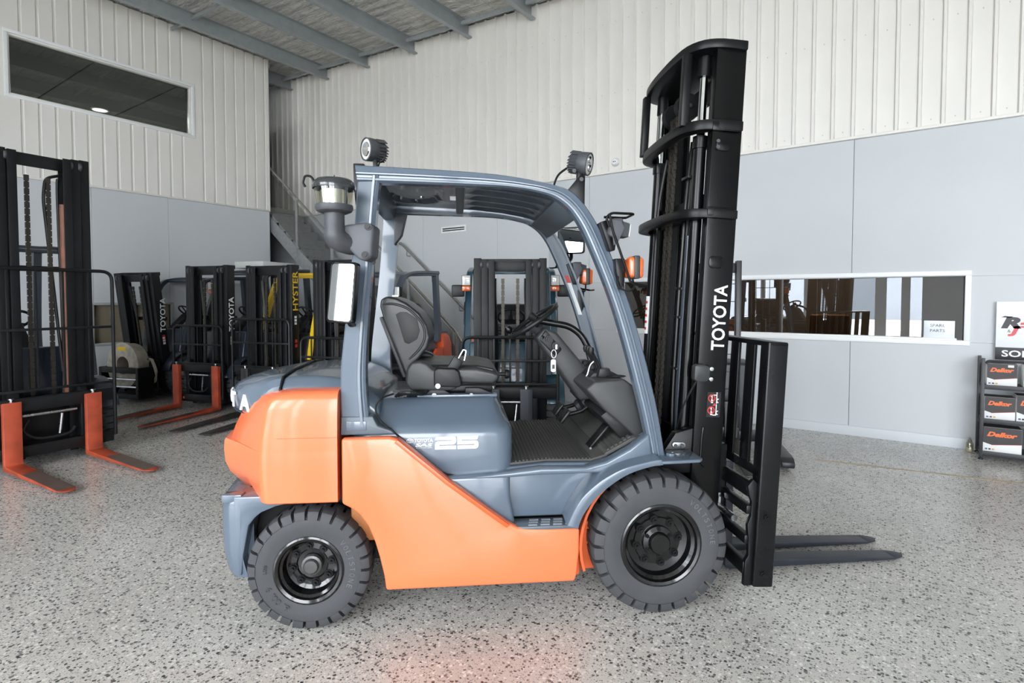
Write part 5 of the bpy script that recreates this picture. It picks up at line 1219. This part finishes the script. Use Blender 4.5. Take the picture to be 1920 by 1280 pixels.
def battery_box(u0, u1, z0, h, lab, v0=6.668):
    b = tag(empty('battery_box', ((u0 + u1)/2, v0 + .09, z0)), lab, 'box', 'boxed batteries on the rack'); hw = (u1 - u0)/2
    with part('carton', BOXW, b, bevel=.002) as bm: box(bm, -hw, hw, -.09, .09, 0, h)
    with part('dark_print', BOXB, b) as bm: prism(bm, [(-hw + .001, h - .001), (hw - .001, h - .001), (hw - .001, h*.40), (hw*-.55, h*.28), (-hw + .001, h*.36)], -.0912, -.089)
    with part('top_print', BOXB, b) as bm: box(bm, -hw + .002, hw - .002, -.088, .088, h - .0005, h + .0008)
    with part('red_edge', REDD, b) as bm: prism(bm, [(hw - .001, h*.40), (-hw*.55, h*.28), (-hw*.55, h*.265), (hw - .001, h*.385)], -.0914, -.0895)
    text('Delkor', BOXO, b, (-hw*.80, -.0925, h*.62), (1, 0, 0), (.12, 0, 1), hw*1.55, h*.20, extrude=.0006, bold=.05, shear=.25)
    for k, m in enumerate((mat('mark_blue', (70, 90, 140), .5), BOXB, mat('mark_gold', (196, 160, 60), .5))):
        with part('mark', m, b) as bm: box(bm, -hw*.88 + .024*k, -hw*.88 + .024*k + .016, -.0912, -.0895, h*.07, h*.13)
    return b
b1 = battery_box(.652, .862, .686, .20, 'battery carton with a small price sticker on the top shelf, beside the rack leg')
with part('price_sticker', PAPER, b1) as bm: box(bm, .04, .08, -.093, -.0905, .172, .192)
battery_box(.905, 1.12, .686, .20, 'battery carton on the top shelf, second from the rack leg')
battery_box(.643, .855, .376, .205, 'battery carton on the middle shelf, beside the rack leg')
battery_box(.862, 1.09, .376, .235, 'taller battery carton on the middle shelf, second from the rack leg', 6.662)
battery_box(.638, .906, .076, .225, 'wide battery carton on the bottom shelf, beside the rack leg')
battery_box(.95, 1.20, .076, .21, 'battery carton on the bottom shelf, second from the rack leg')
jr = tag(empty('glass_jar', (.563, 6.90, 0)), 'small clear bottle with a pointed cap on the floor beside the rack', 'bottle')
with part('bottle_body', glass_mat('clear_bowl', (225, 222, 205), .10), jr) as bm: lathe(bm, [(0, .002), (.028, .002), (.030, .01), (.030, .08), (.024, .095), (.014, .10)], 20, axis='z')
with part('contents', mat('pale_wax', (226, 220, 206), .5), jr) as bm: cyl(bm, (0, 0, .004), (0, 0, .04), .026, 18)
with part('cap', mat('cap_grey', (150, 148, 142), .3, metal=.5), jr) as bm: lathe(bm, [(.018, .10), (.02, .105), (.012, .12), (.004, .142), (0, .144)], 16, axis='z')
jr.name = 'bottle'
with part('floor_line', mat('worn_line_paint', (176, 160, 128), .5, var=.06), smooth=0) as bm:
    box(bm, 0, 1.9, -.018, .018, 0, .0012)
o = LAST[0]; o.location = (-.62, 5.74, 0); o.rotation_euler = (0, 0, math.atan2(.203, 1.394)); tag(o, 'faint worn tan paint line on the polished floor near the back wall', 'floor marking')

# ---- walkie stacker behind the load backrest
STK = mat('stacker_black', (36, 38, 42), .4, var=.1)
a = math.radians(-68)
st = tag(empty('pallet_stacker', (-1.545, 5.815, 0), a), 'black walkie stacker with outrigger legs standing behind the load backrest', 'stacker')
for y in (-.20, .20):
    with part('mast_rail', STK, st, bevel=.004) as bm: prism(bm, [(x, yy) for x, yy in csec(-.05, .05, abs(y) + .03, abs(y) - .02, .01, 1 if y > 0 else -1)], .06, 1.86, axis='z')
    with part('outrigger', STK, st, bevel=.012) as bm: prism(bm, [(-.05, .03), (-.05, .14), (.70, .12), (.82, .115), (.87, .08), (.87, .03)], y*2.45 - .055, y*2.45 + .055)
    with part('roller', RUBBER, st) as bm: cyl(bm, (.66, y*2.45 - .03, .04), (.66, y*2.45 + .03, .04), .04, 16)
    with part('fork', mat('bare_fork', (64, 62, 60)), st, bevel=.003) as bm: prism(bm, [(.06, .45), (.06, .06), (.09, .045), (1.26, .05), (1.26, .058), (.12, .095), (.10, .45)], y*.7 - .06, y*.7 + .06)
for z in (.10, 1.74):
    with part('mast_cross_member', STK, st, bevel=.004) as bm: box(bm, -.04, .0, -.22, .22, z, z + .10)
with part('outrigger_beam', STK, st, bevel=.006) as bm: box(bm, -.08, .02, -.5, .5, .04, .14)
for z in (.12, .38):
    with part('carriage_bar', STK, st, bevel=.006) as bm: box(bm, .05, .09, -.22, .22, z, z + .07)
for k in range(7):
    with part('guard_wire', STK, st) as bm: cyl(bm, (-.06, -.22, .55 + .18*k), (-.06, .22, .55 + .18*k), .004, 6)
for y in (-.1, 0, .1):
    with part('guard_wire', STK, st) as bm: cyl(bm, (-.06, y, .3), (-.06, y, 1.80), .004, 6)
with part('power_unit', STK, st, bevel=.03, seg=3) as bm: box(bm, -.55, -.09, -.38, .38, .06, .82)
with part('drive_wheel', RUBBER, st) as bm: cyl(bm, (-.40, -.04, .1), (-.40, .04, .1), .10, 20)
with part('tiller', STK, st) as bm: tube(bm, bend([(-.55, 0, .5), (-.80, 0, .95), (-.85, 0, 1.10)], .05), .018, 8); tube(bm, bend([(-.85, -.12, 1.06), (-.87, -.12, 1.14), (-.87, .12, 1.14), (-.85, .12, 1.06)], .03), .014, 8)
with part('lift_cylinder', BLACKG, st) as bm: cyl(bm, (-.03, 0, .15), (-.03, 0, 1.2), .03, 14)

# ---- chair and counter inside the parts office
ch = tag(empty('office_chair', (-.75, VB + .80, 0)), 'tan and black office chair seen through the parts office window', 'chair')
with part('seat', PLASTIC_B, ch, bevel=.03) as bm: box(bm, -.24, .24, -.24, .24, .45, .53)
with part('backrest', mat('tan_leather', (168, 122, 80), .5), ch, bevel=.03) as bm: box(bm, -.22, .22, .20, .28, .62, 1.28)
with part('base', BLACKM, ch) as bm:
    cyl(bm, (0, 0, .08), (0, 0, .46), .03, 12); cyl(bm, (0, .22, .5), (0, .25, .66), .02, 8)
    for k in range(5): cyl(bm, (0, 0, .10), (.28*math.cos(k*1.257), .28*math.sin(k*1.257), .05), .02, 8); cyl(bm, (.28*math.cos(k*1.257), .28*math.sin(k*1.257) - .02, .028), (.28*math.cos(k*1.257), .28*math.sin(k*1.257) + .02, .028), .028, 12)
